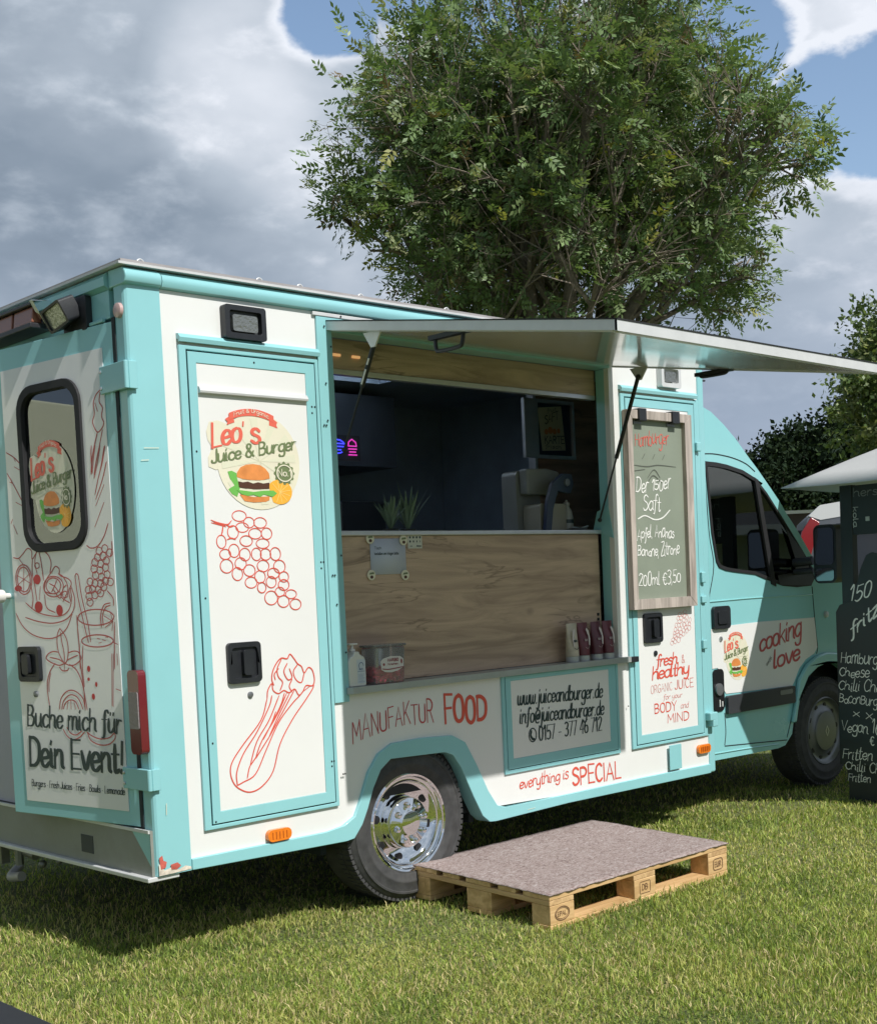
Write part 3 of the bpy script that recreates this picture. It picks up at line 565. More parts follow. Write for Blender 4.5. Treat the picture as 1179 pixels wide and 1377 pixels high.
# =================================================================== FOOD TRUCK
TRUCK = thing('food_truck', 'teal and white food truck with its side flap propped open and serving hatch', 'food truck', (2.0, 1.0, -.02))
def logo(parent, fr, cx, cz, r, rz, off=.002, faded=False):
    """the round burger emblem: ribbon banner, two lines of lettering, burger, orange slice, seal"""
    def X(px): return cx + (px - 575) / 410 * r
    def Z(py): return cz + (725 - py) / 520 * rz
    def pp(s): return [(X(float(a.split(',')[0])), Z(float(a.split(',')[1]))) for a in s.split()]
    a = MB(); disc(a, fr, cx, cz, r, rz, off, 40); poly(a, fr, pp('80,430 110,330 190,310 280,340 300,560 420,560 300,800 150,830 85,800 85,700 130,600 90,520'), off - .0004)
    obj('emblem_disc', a, CREAM, parent)
    rays = MB(); o2 = off + .0008
    for k in range(12):
        q = 2 * pi * k / 12; poly(rays, fr, [(cx, cz), (cx + r * .9 * cos(q), cz + rz * .9 * sin(q)), (cx + r * .9 * cos(q + .2), cz + rz * .9 * sin(q + .2))], o2)
    obj('emblem_rays', rays, mat('pale_rays', (.74, .73, .56), .5), parent)
    b = MB(); o3 = off + .0016
    n = 14; up = []; dn = []
    for i in range(n + 1):
        t = i / n; xx = 300 + 440 * t; s = 4 * t * (1 - t); up.append((X(xx), Z(225 - 60 * s))); dn.append((X(xx), Z(300 - 60 * s)))
    poly(b, fr, up + dn[::-1], o3); poly(b, fr, pp('262,290 300,262 345,255 350,320 275,352 285,320'), o3 - .0004); poly(b, fr, pp('776,290 738,262 695,255 690,330 776,356 764,322'), o3 - .0004)
    text(b, fr, 'Leo', X(120), Z(600), rz * .47, width=r * .72, pen=.175, contrast=.5, slant=.05, rise=.22, off=o3, sp=.4)
    text(b, fr, "'", X(425), Z(470), rz * .30, pen=.2, off=o3); text(b, fr, 's', X(505), Z(530), rz * .5, width=r * .26, pen=.17, contrast=.4, off=o3)
    obj('emblem_banner', b, CORAL, parent)
    w = MB(); text(w, fr, 'Fruit & Organic', X(345), Z(262), rz * .085, width=r * .84, pen=.13, arc=rz * .105, off=o3 + .0012); obj('banner_lettering', w, CREAM, parent); w = MB(); text(w, fr, 'No.1', X(752), Z(875), rz * .14, width=r * .36, pen=.18, off=o3 + .0014, contrast=.3)
    ribbon(w, fr, [(X(820) + r * .19 * cos(q * pi / 12), Z(845) + rz * .17 * sin(q * pi / 12)) for q in range(24)], r * .025, o3 + .0012, closed=True)
    obj('seal_lettering', w, CREAM, parent)
    c = MB(); text(c, fr, 'Juice & Burger', X(115), Z(760), rz * .26, width=r * 2.06, pen=.17, contrast=.5, slant=.04, rise=.17, off=o3 + .0006, sp=.5)
    disc(c, fr, X(820), Z(845), r * .23, rz * .215, o3, 20)
    for k in range(12): q = 2 * pi * k / 12; disc(c, fr, X(820) + r * .225 * cos(q), Z(845) + rz * .215 * sin(q), r * .035, rz * .035, o3 - .0002, 8)
    obj('emblem_lettering', c, OLIVE, parent)
    d = MB(); bun = pp('345,900 350,850 385,795 440,765 510,755 580,765 630,800 665,850 670,905 600,925 500,930 400,920'); poly(d, fr, bun, o3); 
    d2 = MB(); poly(d2, fr, pp('365,1085 500,1110 660,1100 655,1140 620,1160 500,1168 410,1155'), o3); obj('lower_bun_print', d2, mat('bun_orange', (.72, .26, .07), .5, var=.15, vscale=25), parent)
    obj('upper_bun_print', d, mat('bun_orange', (.72, .26, .07), .5, var=.15, vscale=25), parent)
    e = MB(); poly(e, fr, pp('355,945 400,955 450,945 500,965 550,950 600,962 665,950 660,1015 600,1022 500,1025 420,1018 360,1008'), o3 + .0004); obj('patty_print', e, mat('patty_brown', (.09, .035, .02), .5), parent)
    g = MB(); poly(g, fr, pp('260,845 300,835 345,860 345,900 370,1020 340,1110 290,1080 260,1030 320,990 280,920'), o3 - .0003); poly(g, fr, pp('335,1035 420,1045 500,1055 600,1040 700,1035 735,1065 690,1105 600,1080 560,1110 500,1085 440,1100 380,1080'), o3 + .0008)
    obj('lettuce_print', g, mat('lettuce_green', (.16, .48, .09), .5), parent)
    o = MB(); disc(o, fr, X(765), Z(1050), r * .31, rz * .26, o3 - .0006, 24, a0=-125, a1=150); obj('orange_print', o, mat('orange_slice', (.92, .45, .05), .5), parent)
    oo = MB()
    for k in range(9): q = radians(-110 + 30 * k); ribbon(oo, fr, [(X(765), Z(1050)), (X(765) + r * .26 * cos(q), Z(1050) + rz * .22 * sin(q))], r * .02, o3 - .0001, smooth=False)
    obj('orange_rays', oo, mat('orange_pale', (.95, .66, .2), .5), parent)

def black_handle(parent, fr_box, x0, x1, z0, z1, y, name='door_handle'):
    """flush recessed paddle handle"""
    a = MB(fr_box); a.plate(rrect(x0, x1, z0, z1, .018), [rrect(x0 + .018, x1 - .018, z0 + .02, z1 - .02, .012)], 'y', y - .016, y + .002); a.plate(rrect(x0 + .01, x1 - .01, z0 + .01, z1 - .01, .01), [], 'y', y - .006, y)
    h = obj(name, a, DARK, parent, bev=.003)
    b = MB(fr_box); w = x1 - x0; b.plate(rrect(x0 + w * .42, x0 + w * .72, z0 + .03, z1 - .03, .012), [], 'y', y - .026, y - .007); obj('lever', b, DARK, h, bev=.004)

def build_truck_body():
    T = TRUCK
    arch = [(.90, .35), (.97, .42), (1.02, .52), (1.08, .62), (1.16, .655), (1.5, .655), (1.58, .60), (1.65, .46), (1.74, .33)]
    w = MB(); w.plate([(.1465, .35)] + arch + [(2.77, .30), (3.50, .30), (3.50, 2.487), (.1465, 2.487)], [[(.951, .93), (.951, 2.43), (2.745, 2.43), (2.745, .93)]], 'y', 0, .03)
    obj('side_wall', w, WHITE, T)
    sk = MB(); up = [(.1465, .378), (.80, .375), (.88, .385), (.945, .415), (.985, .49), (1.03, .59), (1.09, .66), (1.17, .696), (1.345, .70), (1.53, .69), (1.61, .65), (1.68, .535), (1.745, .41), (1.80, .335), (1.86, .318), (2.3, .316), (2.88, .318), (3.50, .312)]
    lo = [(3.50, .262), (2.3, .272), (1.80, .262), (1.74, .268), (1.70, .30), (1.645, .40), (1.575, .54), (1.53, .60), (1.48, .62), (1.16, .63), (1.10, .59), (1.055, .52), (1.02, .44), (.985, .375), (.94, .325), (.88, .318), (.1465, .335)]
    sk.plate(up + lo, [], 'y', -.014, .07); obj('wheel_arch_skirt', sk, TEAL, T, bev=.012, segs=3)
    cp = MB(); cp.plate([(0, .065), (0, .012), (.004, .002), (.012, -.004), (.1465, -.006), (.1465, .03), (.03, .03), (.03, .065)], [], 'z', .335, 2.49); obj('corner_post', cp, TEAL, T, smooth=0)
    gs = MB(); gs.box(-.004, .02, .0655, .0875, .512, 2.384); obj('door_gap_seal', gs, GAP, T)
    fp = MB(); fp.box(3.50, 3.556, -.008, .05, .262, 2.49); obj('front_post', fp, TEAL, T, bev=.012, segs=3)
    prof = [(0, 2.488), (-.018, 2.494), (-.026, 2.512), (-.022, 2.532), (-.006, 2.548), (.09, 2.552), (.09, 2.488)]
    rl = MB(); rl.plate(prof, [], 'x', .1505, 3.556); obj('roof_rail', rl, TEAL, T)
    rc = MB(); rc.plate([(a - .004 if a < .05 else a, b) for a, b in prof], [], 'x', -.006, .148); obj('rail_corner_cap', rc, TEAL, T, bev=.008, segs=3)
    rr = MB(); rr.plate([(.0, 2.488), (-.02, 2.5), (-.022, 2.53), (-.006, 2.548), (.06, 2.552), (.06, 2.488)], [], 'y', .095, 2.1)
    rr.v = [(v[0], v[1], v[2]) for v in rr.v]; obj('rear_roof_rail', rr, TEAL, T)
    ed = MB(); ed.box(-.03, 3.57, -.03, .02, 2.5535, 2.562); ed.box(-.03, .02, .0205, 2.15, 2.5535, 2.562); obj('roof_edge_trim', ed, ALUW, T)
    ed = MB(); ed.plate([(-.012, -.014), (3.56, -.014), (3.56, 2.14), (-.012, 2.14)], [[(1.5, .55), (2.4, .55), (2.4, 1.35), (1.5, 1.35)]], 'z', 2.5625, 2.576); rf_ = obj('roof', ed, mat('roof_skin', (.33, .31, .31), .6, var=.15), T)
    ed = MB(); ed.box(1.501, 2.399, .551, 1.349, 2.545, 2.57); tm = bpy.data.materials.new('added_vent_pane'); tm.use_nodes = True; n_ = tm.node_tree; tr_ = n_.nodes.new('ShaderNodeBsdfTranslucent'); tr_.inputs[0].default_value = (.85, .92, 1, 1); n_.links.new(tr_.outputs[0], n_.nodes['Material Output'].inputs[0]); obj('added_roof_vent', ed, tm, rf_)  # unseen vent, added so daylight brightens the dark interior
    for i, x in enumerate((.07, .60, .80, 1.12, 1.62)):
        h = MB(); h.tube(curve([(x, .01, 2.576), (x + .003, .01, 2.584), (x + .014, .01, 2.589), (x + .025, .01, 2.584), (x + .028, .01, 2.575)], 4), .003, 6); obj('roof_hook', h, ALUW, T)
    # hull
    f = MB(); f.box(.03, 3.53, .05, 2.10, .46, .60); obj('floor', f, mat('chassis_black', (.02, .02, .022), .8, var=.2), T)
    f = MB(); f.box(0, 3.55, 2.12, 2.15, .33, 2.552); obj('far_side_wall', f, WHITE, T)
    f = MB(); f.box(3.53, 3.554, .051, 2.119, .45, 2.552); obj('front_wall', f, TEAL, T)
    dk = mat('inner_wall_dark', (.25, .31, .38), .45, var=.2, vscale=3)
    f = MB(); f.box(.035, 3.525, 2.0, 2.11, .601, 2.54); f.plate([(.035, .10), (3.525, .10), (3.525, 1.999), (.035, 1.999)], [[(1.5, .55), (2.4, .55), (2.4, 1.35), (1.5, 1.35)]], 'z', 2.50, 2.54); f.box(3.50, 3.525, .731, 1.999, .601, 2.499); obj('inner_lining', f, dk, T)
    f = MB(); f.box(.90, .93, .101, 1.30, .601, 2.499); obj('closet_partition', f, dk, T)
    # gutters, trim
    g = MB(); g.plate([(-.001, 2.335), (-.014, 2.333), (-.026, 2.318), (-.022, 2.303), (-.012, 2.303), (-.012, 2.312), (-.001, 2.314)], [], 'x', .211, .873); obj('door_gutter', g, TEAL, T)
    g = MB(); g.plate([(-.001, 2.335), (-.014, 2.333), (-.026, 2.318), (-.022, 2.303), (-.012, 2.303), (-.012, 2.312), (-.001, 2.314)], [], 'x', 2.818, 3.475); obj('door_gutter', g, TEAL, T)
    g = MB(); g.box(.855, 3.40, -.012, -.001, 2.470, 2.486); obj('flap_hinge_rail', g, ALUW, T, bev=.003)
    # hatch frame
    fr = MB(); fr.plate([(.872, .895), (.951, .895), (.951, 2.412), (2.745, 2.412), (2.745, 2.468), (.872, 2.468)], [], 'y', -.010, -.0005); fr.box(.932, .9505, -.0004, .085, .96, 2.412); fr.box(2.7455, 2.765, .031, .085, .96, 2.412); fr.box(.951, 2.745, .0, .084, 2.4125, 2.43); obj('hatch_frame', fr, TEAL, T, bev=.002)
    sc = MB()
    for (x, z) in [(.905, 2.2), (.905, 2.05), (.94, 1.5), (.94, 1.1), (.905, 1.3), (2.79, .7), (.94, 2.35), (.91, 2.43), (1.0, 2.478), (1.5, 2.478), (2.0, 2.478), (.825, 2.10), (.84, 2.10), (.825, 2.075), (.885, 2.03), (.897, 2.03), (.832, 1.475), (.845, 1.475), (.832, 1.45), (.89, 1.42), (.902, 1.42), (.836, .66), (.848, .66), (.836, .64), (.893, .60), (.903, .60), (.265, 1.9), (.268, 1.35), (.2645, .8), (.26, .50), (.55, 2.253)]:
        sc.ball((x, -.0145, z), .0045, .003, .0045, 6)
    obj('screws', sc, DARK, T, kind='stuff')
    # long rusty scratch and chipped corner
    ch = MB(); poly(ch, SIDE, [(.008, .405), (.022, .412), (.026, .392), (.04, .385), (.034, .365), (.014, .36)], .0085); poly(ch, SIDE, [(.055, .372), (.085, .376), (.10, .362), (.08, .35), (.058, .354)], .009); obj('red_paint_chips', ch, mat('chip_red', (.55, .12, .09), .6, var=.3, vscale=50), T)
    ch = MB(); poly(ch, SIDE, [(.006, .385), (.016, .37), (.03, .355), (.06, .362), (.09, .348), (.12, .358), (.144, .350), (.144, .341), (.06, .338), (.006, .338)], .0078); obj('bare_paint_chips', ch, mat('chip_cream', (.68, .60, .50), .7, var=.35, vscale=60), T)
    ch = MB()
    for a, b, c in ((.045, 1.905, .06), (.03, 1.86, .03)): ribbon(ch, SIDE, [(a, b), (a + c, b + .002)], .004, .0085, smooth=False)
    ribbon(ch, SIDE, [(.05, .56), (.052, .60)], .004, .0085, smooth=False); ribbon(ch, SIDE, [(2.0, .285), (2.05, .287)], .003, .0165, smooth=False); obj('scratches', ch, CREAM, T)

def side_door(x0, x1, xi0, xi1):
    T = TRUCK
    fr = MB(); fr.plate([(x0, .472), (x1, .472), (x1, 2.292), (x0, 2.292)], [[(x0 + .031, .487), (x0 + .031, 2.277), (x1 - .016, 2.277), (x1 - .016, .487)]], 'y', -.013, -.0005); obj('door_frame', fr, TEAL, T, bev=.003)
    g = MB(); g.box(x0 + .031, x1 - .016, -.003, -.0006, .487, 2.277); obj('door_seal', g, GAP, T)
    a, b = x0 + .036, x1 - .021
    lf = MB(); lf.plate([(a, .492), (b, .492), (b, 2.271), (a, 2.271)], [[(xi0, .537), (xi0, 2.23), (xi1, 2.23), (xi1, .537)]], 'y', -.014, -.0035); d = obj('side_door', lf, TEAL, T, bev=.002)
    w = MB(); w.box(xi0 + .0005, xi1 - .0005, -.011, -.0036, .5375, 2.2295); obj('door_panel', w, WHITE, d)
    return d
PANEL = Frame((0, -.011, 0), (1, 0, 0), (0, 0, 1), (0, -1, 0))

GRAPES=[(.444,1.66,.034,.021),(.411,1.598,.026,.026),(.355,1.562,.022,.026),(.37,1.514,.026,.02),(.373,1.469,.03,.027),(.455,1.616,.031,.019),(.488,1.635,.026,.021),(.541,1.634,.031,.021),(.514,1.592,.031,.021),(.569,1.592,.026,.023),(.47,1.564,.03,.021),(.548,1.553,.032,.019),(.411,1.527,.025,.026),(.461,1.512,.026,.025),(.515,1.512,.024,.025),(.559,1.511,.026,.023),(.606,1.512,.026,.026),(.439,1.477,.027,.024),(.478,1.45,.028,.023),(.421,1.438,.025,.026),(.544,1.466,.029,.023),(.623,1.462,.029,.026),(.592,1.436,.029,.021),(.527,1.424,.026,.025),(.483,1.403,.029,.022),(.579,1.402,.025,.023),(.642,1.421,.024,.021),(.639,1.389,.027,.022),(.532,1.382,.021,.021),(.619,1.362,.024,.019),(.673,1.351,.028,.018),(.575,1.34,.032,.028),(.634,1.324,.029,.024),(.693,1.31,.028,.022)]
STEM=[[(.314,1.644),(.343,1.634),(.386,1.627),(.406,1.642)],[(.315,1.634),(.355,1.626),(.379,1.619)],[(.368,1.63),(.362,1.601),(.356,1.586)],[(.38,1.627),(.398,1.619),(.413,1.621)],[(.382,1.57),(.401,1.575),(.42,1.57)]]
CELERY=[[(.53,.947),(.495,.865),(.406,.78),(.354,.724),(.339,.684),(.349,.641),(.376,.611),(.426,.591),(.484,.606),(.54,.658),(.58,.76),(.646,.85),(.719,.924),(.756,.964),(.764,.98)],[(.368,.625),(.368,.675),(.404,.744),(.472,.82),(.537,.914),(.553,.955)],[(.368,.625),(.397,.634),(.456,.658),(.513,.746),(.579,.846),(.65,.914),(.695,.946)],[(.432,.693),(.47,.783),(.534,.861),(.588,.952)],[(.46,.721),(.496,.786),(.574,.878),(.626,.959)],[(.525,.788),(.583,.877),(.642,.96)],[(.525,.788),(.594,.876),(.664,.967)],[(.432,.693),(.46,.721),(.466,.725),(.536,.802)],[(.416,.647),(.425,.678),(.432,.693)],[(.556,.859),(.597,.919),(.615,.96)],[(.503,.79),(.546,.849),(.568,.89)],[(.53,.947),(.535,.978),(.556,1.003),(.561,.976),(.586,.961),(.613,.971),(.639,.96),(.667,.972),(.686,.946),(.707,.958),(.725,.981),(.757,.978),(.769,1.001),(.761,1.04),(.741,1.053),(.719,1.033),(.707,1.059),(.687,1.073),(.672,1.093),(.652,1.113),(.637,1.096),(.608,1.1),(.583,1.081),(.563,1.05),(.557,1.019),(.565,.997)],[(.608,1.095),(.586,1.059),(.59,1.027),(.609,1.004),(.595,.973)],[(.636,1.077),(.618,1.046),(.636,1.012),(.657,1.021),(.646,1.055)],[(.687,1.068),(.665,1.042),(.676,1.009),(.703,.996),(.719,1.033)],[(.656,1.011),(.641,.985),(.653,.962)],[(.707,.958),(.743,.976)],[(.592,1.059),(.571,1.039),(.574,1.017)]]
DOOR_LINES=[[(-.712,1.965),(-.659,1.939),(-.608,1.899)],[(-.717,1.919),(-.663,1.904),(-.61,1.88)],[(-.715,1.883),(-.671,1.828),(-.606,1.74)],[(-.73,1.804),(-.667,1.764),(-.606,1.74)],[(-.721,1.726),(-.693,1.676),(-.672,1.639)],[(-.72,1.71),(-.697,1.698),(-.709,1.683)],[(-.664,1.941),(-.655,1.926)],[(-.7,1.847),(-.681,1.841)],[(-.072,2.148),(-.097,2.134),(-.123,2.119),(-.14,2.092),(-.139,2.05),(-.152,2.021),(-.127,1.983),(-.096,1.997),(-.085,2.014),(-.064,1.988),(-.048,2.004),(-.052,2.039),(-.045,2.068)],[(-.098,2.125),(-.106,2.093),(-.089,2.068),(-.097,2.039),(-.085,2.014)],[(-.063,2.141),(-.075,2.113),(-.064,2.082),(-.072,2.054)],[(-.131,2.09),(-.119,2.059)],[(-.127,1.983),(-.151,1.931),(-.171,1.879),(-.178,1.832)],[(-.097,1.988),(-.122,1.928),(-.147,1.871),(-.161,1.83)],[(-.074,1.983),(-.093,1.926),(-.113,1.868),(-.132,1.824)],[(-.049,1.986),(-.056,1.922),(-.051,1.868),(-.051,1.816)],[(-.059,1.981),(-.074,1.924),(-.088,1.866),(-.104,1.821)],[(-.168,1.937),(-.173,1.901),(-.174,1.841)],[(-.146,1.935),(-.16,1.888),(-.172,1.835)],[(-.117,1.932),(-.137,1.874),(-.162,1.816)],[(-.088,1.929),(-.108,1.871),(-.138,1.814),(-.163,1.756)],[(-.069,1.927),(-.084,1.869),(-.115,1.806),(-.16,1.738)],[(-.055,1.925),(-.069,1.856),(-.107,1.787),(-.162,1.714)],[(-.041,1.924),(-.048,1.854),(-.066,1.808)],[(-.049,1.836),(-.066,1.808),(-.078,1.731),(-.096,1.643),(-.125,1.597),(-.167,1.563),(-.207,1.558),(-.231,1.569)],[(-.175,1.636),(-.113,1.722),(-.077,1.797),(-.048,1.848)],[(-.724,1.347),(-.651,1.306),(-.565,1.288),(-.47,1.28),(-.385,1.294),(-.335,1.33),(-.326,1.374),(-.342,1.418)],[(-.715,1.324),(-.676,1.274),(-.614,1.238),(-.529,1.221),(-.455,1.226),(-.389,1.257),(-.347,1.312)],[(-.644,1.364),(-.582,1.33),(-.509,1.312),(-.425,1.307),(-.372,1.325),(-.347,1.362),(-.347,1.412)],[(-.714,1.489),(-.721,1.528),(-.708,1.547),(-.675,1.542),(-.645,1.557),(-.61,1.578),(-.584,1.567),(-.582,1.535),(-.536,1.567),(-.484,1.552),(-.461,1.516),(-.471,1.473),(-.437,1.499),(-.412,1.489),(-.409,1.464),(-.359,1.449),(-.34,1.43),(-.359,1.4),(-.352,1.362)],[(-.582,1.535),(-.588,1.484),(-.577,1.432),(-.568,1.368)],[(-.67,1.539),(-.639,1.512)],[(-.536,1.564),(-.525,1.519),(-.516,1.449)],[(-.471,1.473),(-.5,1.449),(-.515,1.411),(-.49,1.398),(-.448,1.393)],[(-.419,1.47),(-.389,1.457),(-.363,1.412),(-.399,1.363)],[(-.517,1.392),(-.506,1.341),(-.455,1.321)],[(-.416,1.401),(-.403,1.376),(-.358,1.356)],[(-.54,1.425),(-.551,1.374)],[(-.603,1.44),(-.593,1.382),(-.603,1.343)],[(-.552,1.565),(-.567,1.521),(-.556,1.476)],[(-.642,1.509),(-.653,1.406)],[(-.69,1.475),(-.603,1.44)],[(-.69,1.436),(-.605,1.478)],[(-.48,1.435),(-.445,1.421),(-.426,1.402)],[(-.468,1.403),(-.444,1.428),(-.432,1.446)],[(-.457,1.409),(-.418,1.376),(-.394,1.413),(-.372,1.425)],[(-.316,1.299),(-.318,1.243),(-.314,1.181),(-.317,1.102)],[(-.093,1.276),(-.102,1.179),(-.109,1.102)],[(-.315,1.457),(-.306,1.466),(-.295,1.459),(-.291,1.44)],[(-.315,1.457),(-.305,1.379),(-.279,1.28),(-.257,1.202)],[(-.291,1.44),(-.28,1.372),(-.254,1.279),(-.242,1.205)],[(-.092,1.339),(-.094,1.367),(-.125,1.395)],[(-.094,1.364),(-.069,1.372),(-.036,1.371)],[(-.09,1.357),(-.061,1.363),(-.037,1.362)],[(-.102,1.279),(-.113,1.313)],[(-.102,1.279),(-.066,1.309)],[(-.102,1.279),(-.049,1.281)],[(-.102,1.279),(-.057,1.251)],[(-.102,1.279),(-.11,1.246)],[(-.102,1.279),(-.148,1.259)],[(-.102,1.279),(-.153,1.302)],[(-.201,1.217),(-.186,1.215)],[(-.172,1.212),(-.153,1.208)],[(-.193,1.2),(-.178,1.201)],[(-.151,1.222),(-.137,1.221)],[(-.172,1.259),(-.173,1.302),(-.15,1.341),(-.11,1.349),(-.063,1.339),(-.038,1.305),(-.035,1.257),(-.051,1.215),(-.081,1.194),(-.105,1.201)],[(-.16,1.265),(-.161,1.302),(-.141,1.332),(-.111,1.34),(-.069,1.33),(-.05,1.299),(-.047,1.257),(-.065,1.221),(-.09,1.207)],[(-.09,1.149),(-.07,1.167),(-.036,1.17)],[(-.093,1.125),(-.062,1.149),(-.033,1.155)],[(-.081,1.576),(-.082,1.546),(-.093,1.523)],[(-.431,1.259),(-.448,1.237),(-.454,1.207),(-.449,1.169),(-.43,1.138),(-.413,1.123),(-.395,1.138),(-.385,1.176),(-.391,1.214),(-.407,1.238),(-.431,1.259)],[(-.428,1.244),(-.423,1.206),(-.414,1.168),(-.412,1.127)],[(-.413,1.123),(-.448,1.115),(-.488,1.123),(-.519,1.134),(-.531,1.146),(-.513,1.161),(-.483,1.169),(-.452,1.167)],[(-.413,1.123),(-.449,1.138),(-.505,1.146)],[(-.413,1.123),(-.382,1.115),(-.351,1.117),(-.319,1.131),(-.308,1.145),(-.322,1.166),(-.352,1.17),(-.383,1.164)],[(-.399,1.134),(-.361,1.146),(-.329,1.153)],[(-.449,1.108),(-.434,1.096),(-.416,1.093),(-.396,1.097),(-.39,1.104)],[(-.413,1.123),(-.418,1.096)],[(-.475,1.123),(-.51,1.092),(-.531,1.054),(-.535,1.007),(-.528,.958)],[(-.508,1.085),(-.522,1.046),(-.525,1.011)],[(-.382,1.119),(-.341,1.097),(-.314,1.056),(-.301,1.011),(-.289,.944)],[(-.32,1.306),(-.316,1.22),(-.314,1.123),(-.304,1.033),(-.301,.943)],[(-.292,1.19),(-.303,1.108),(-.298,1.033)],[(-.464,.943),(-.454,.979),(-.428,1.005),(-.391,1.018),(-.351,1.013),(-.313,.989),(-.3,.947)],[(-.45,.943),(-.437,.973),(-.411,.993),(-.381,1.001),(-.347,.992),(-.326,.968),(-.317,.946)],[(-.44,.944),(-.426,.966),(-.395,.98),(-.36,.975),(-.34,.946)],[(-.39,.945),(-.389,.977)],[(-.416,.944),(-.408,.972)],[(-.363,.945),(-.369,.975)],[(-.448,.864),(-.427,.84),(-.393,.826),(-.351,.835),(-.314,.858)],[(-.424,.872),(-.402,.851),(-.368,.845),(-.331,.861)],[(-.297,.858),(-.277,.827),(-.222,.812),(-.166,.817),(-.13,.84),(-.134,.859),(-.163,.842),(-.22,.835),(-.27,.845),(-.297,.858)],[(-.111,1.158),(-.13,.961)],[(-.12,1.158),(-.136,.964)],[(-.089,1.158),(-.088,1.117),(-.047,1.144)],[(-.101,1.096),(-.071,1.124),(-.034,1.117),(-.042,1.083),(-.086,1.075)],[(-.105,1.055),(-.055,1.069),(-.036,1.042),(-.081,1.021),(-.107,1.027)],[(-.105,.993),(-.06,1.014),(-.038,.987),(-.064,.962),(-.108,.965)],[(-.096,1.089),(-.051,1.106)],[(-.101,1.038),(-.046,1.048)],[(-.101,.982),(-.051,.994)],[(-.097,.958),(-.078,.938),(-.086,.91)]]
DOOR_ELLIPSES=[(-.647,1.457,.054,.059,0),(-.647,1.457,.043,.049,0),(-.553,1.508,.015,.011,0),(-.455,1.422,.064,.04,0),(-.455,1.425,.047,.031,0),(-.558,1.454,.023,.02,1),(-.559,1.346,.026,.022,1),(-.425,1.329,.021,.022,1),(-.688,1.423,.025,.012,1),(-.384,1.389,.016,.013,0),(-.203,1.297,.109,.03,0),(-.202,1.208,.096,.023,0),(-.159,1.544,.018,.015,0),(-.124,1.552,.018,.014,0),(-.171,1.521,.018,.014,0),(-.137,1.525,.019,.014,0),(-.097,1.535,.018,.014,0),(-.07,1.516,.018,.014,0),(-.086,1.499,.018,.014,0),(-.119,1.506,.018,.015,0),(-.154,1.496,.018,.014,0),(-.188,1.503,.019,.015,0),(-.195,1.479,.019,.015,0),(-.161,1.472,.018,.014,0),(-.126,1.482,.018,.015,0),(-.094,1.472,.019,.014,0),(-.068,1.489,.018,.014,0),(-.086,1.45,.018,.015,0),(-.119,1.455,.018,.014,0),(-.154,1.447,.018,.015,0),(-.188,1.455,.019,.014,0),(-.224,1.432,.018,.014,0),(-.195,1.425,.018,.014,0),(-.161,1.423,.018,.015,0),(-.131,1.431,.018,.015,0),(-.103,1.427,.019,.014,0),(-.143,1.41,.018,.015,0),(-.178,1.4,.018,.014,0),(-.212,1.404,.018,.014,0),(-.237,1.402,.019,.014,0),(-.235,1.377,.019,.015,0),(-.2,1.382,.019,.015,0),(-.165,1.387,.019,.014,0),(-.232,1.355,.019,.015,0),(-.265,1.102,.01,.012,1),(-.269,1.062,.008,.007,1),(-.224,1.043,.007,.01,1),(-.246,.996,.01,.012,1)]

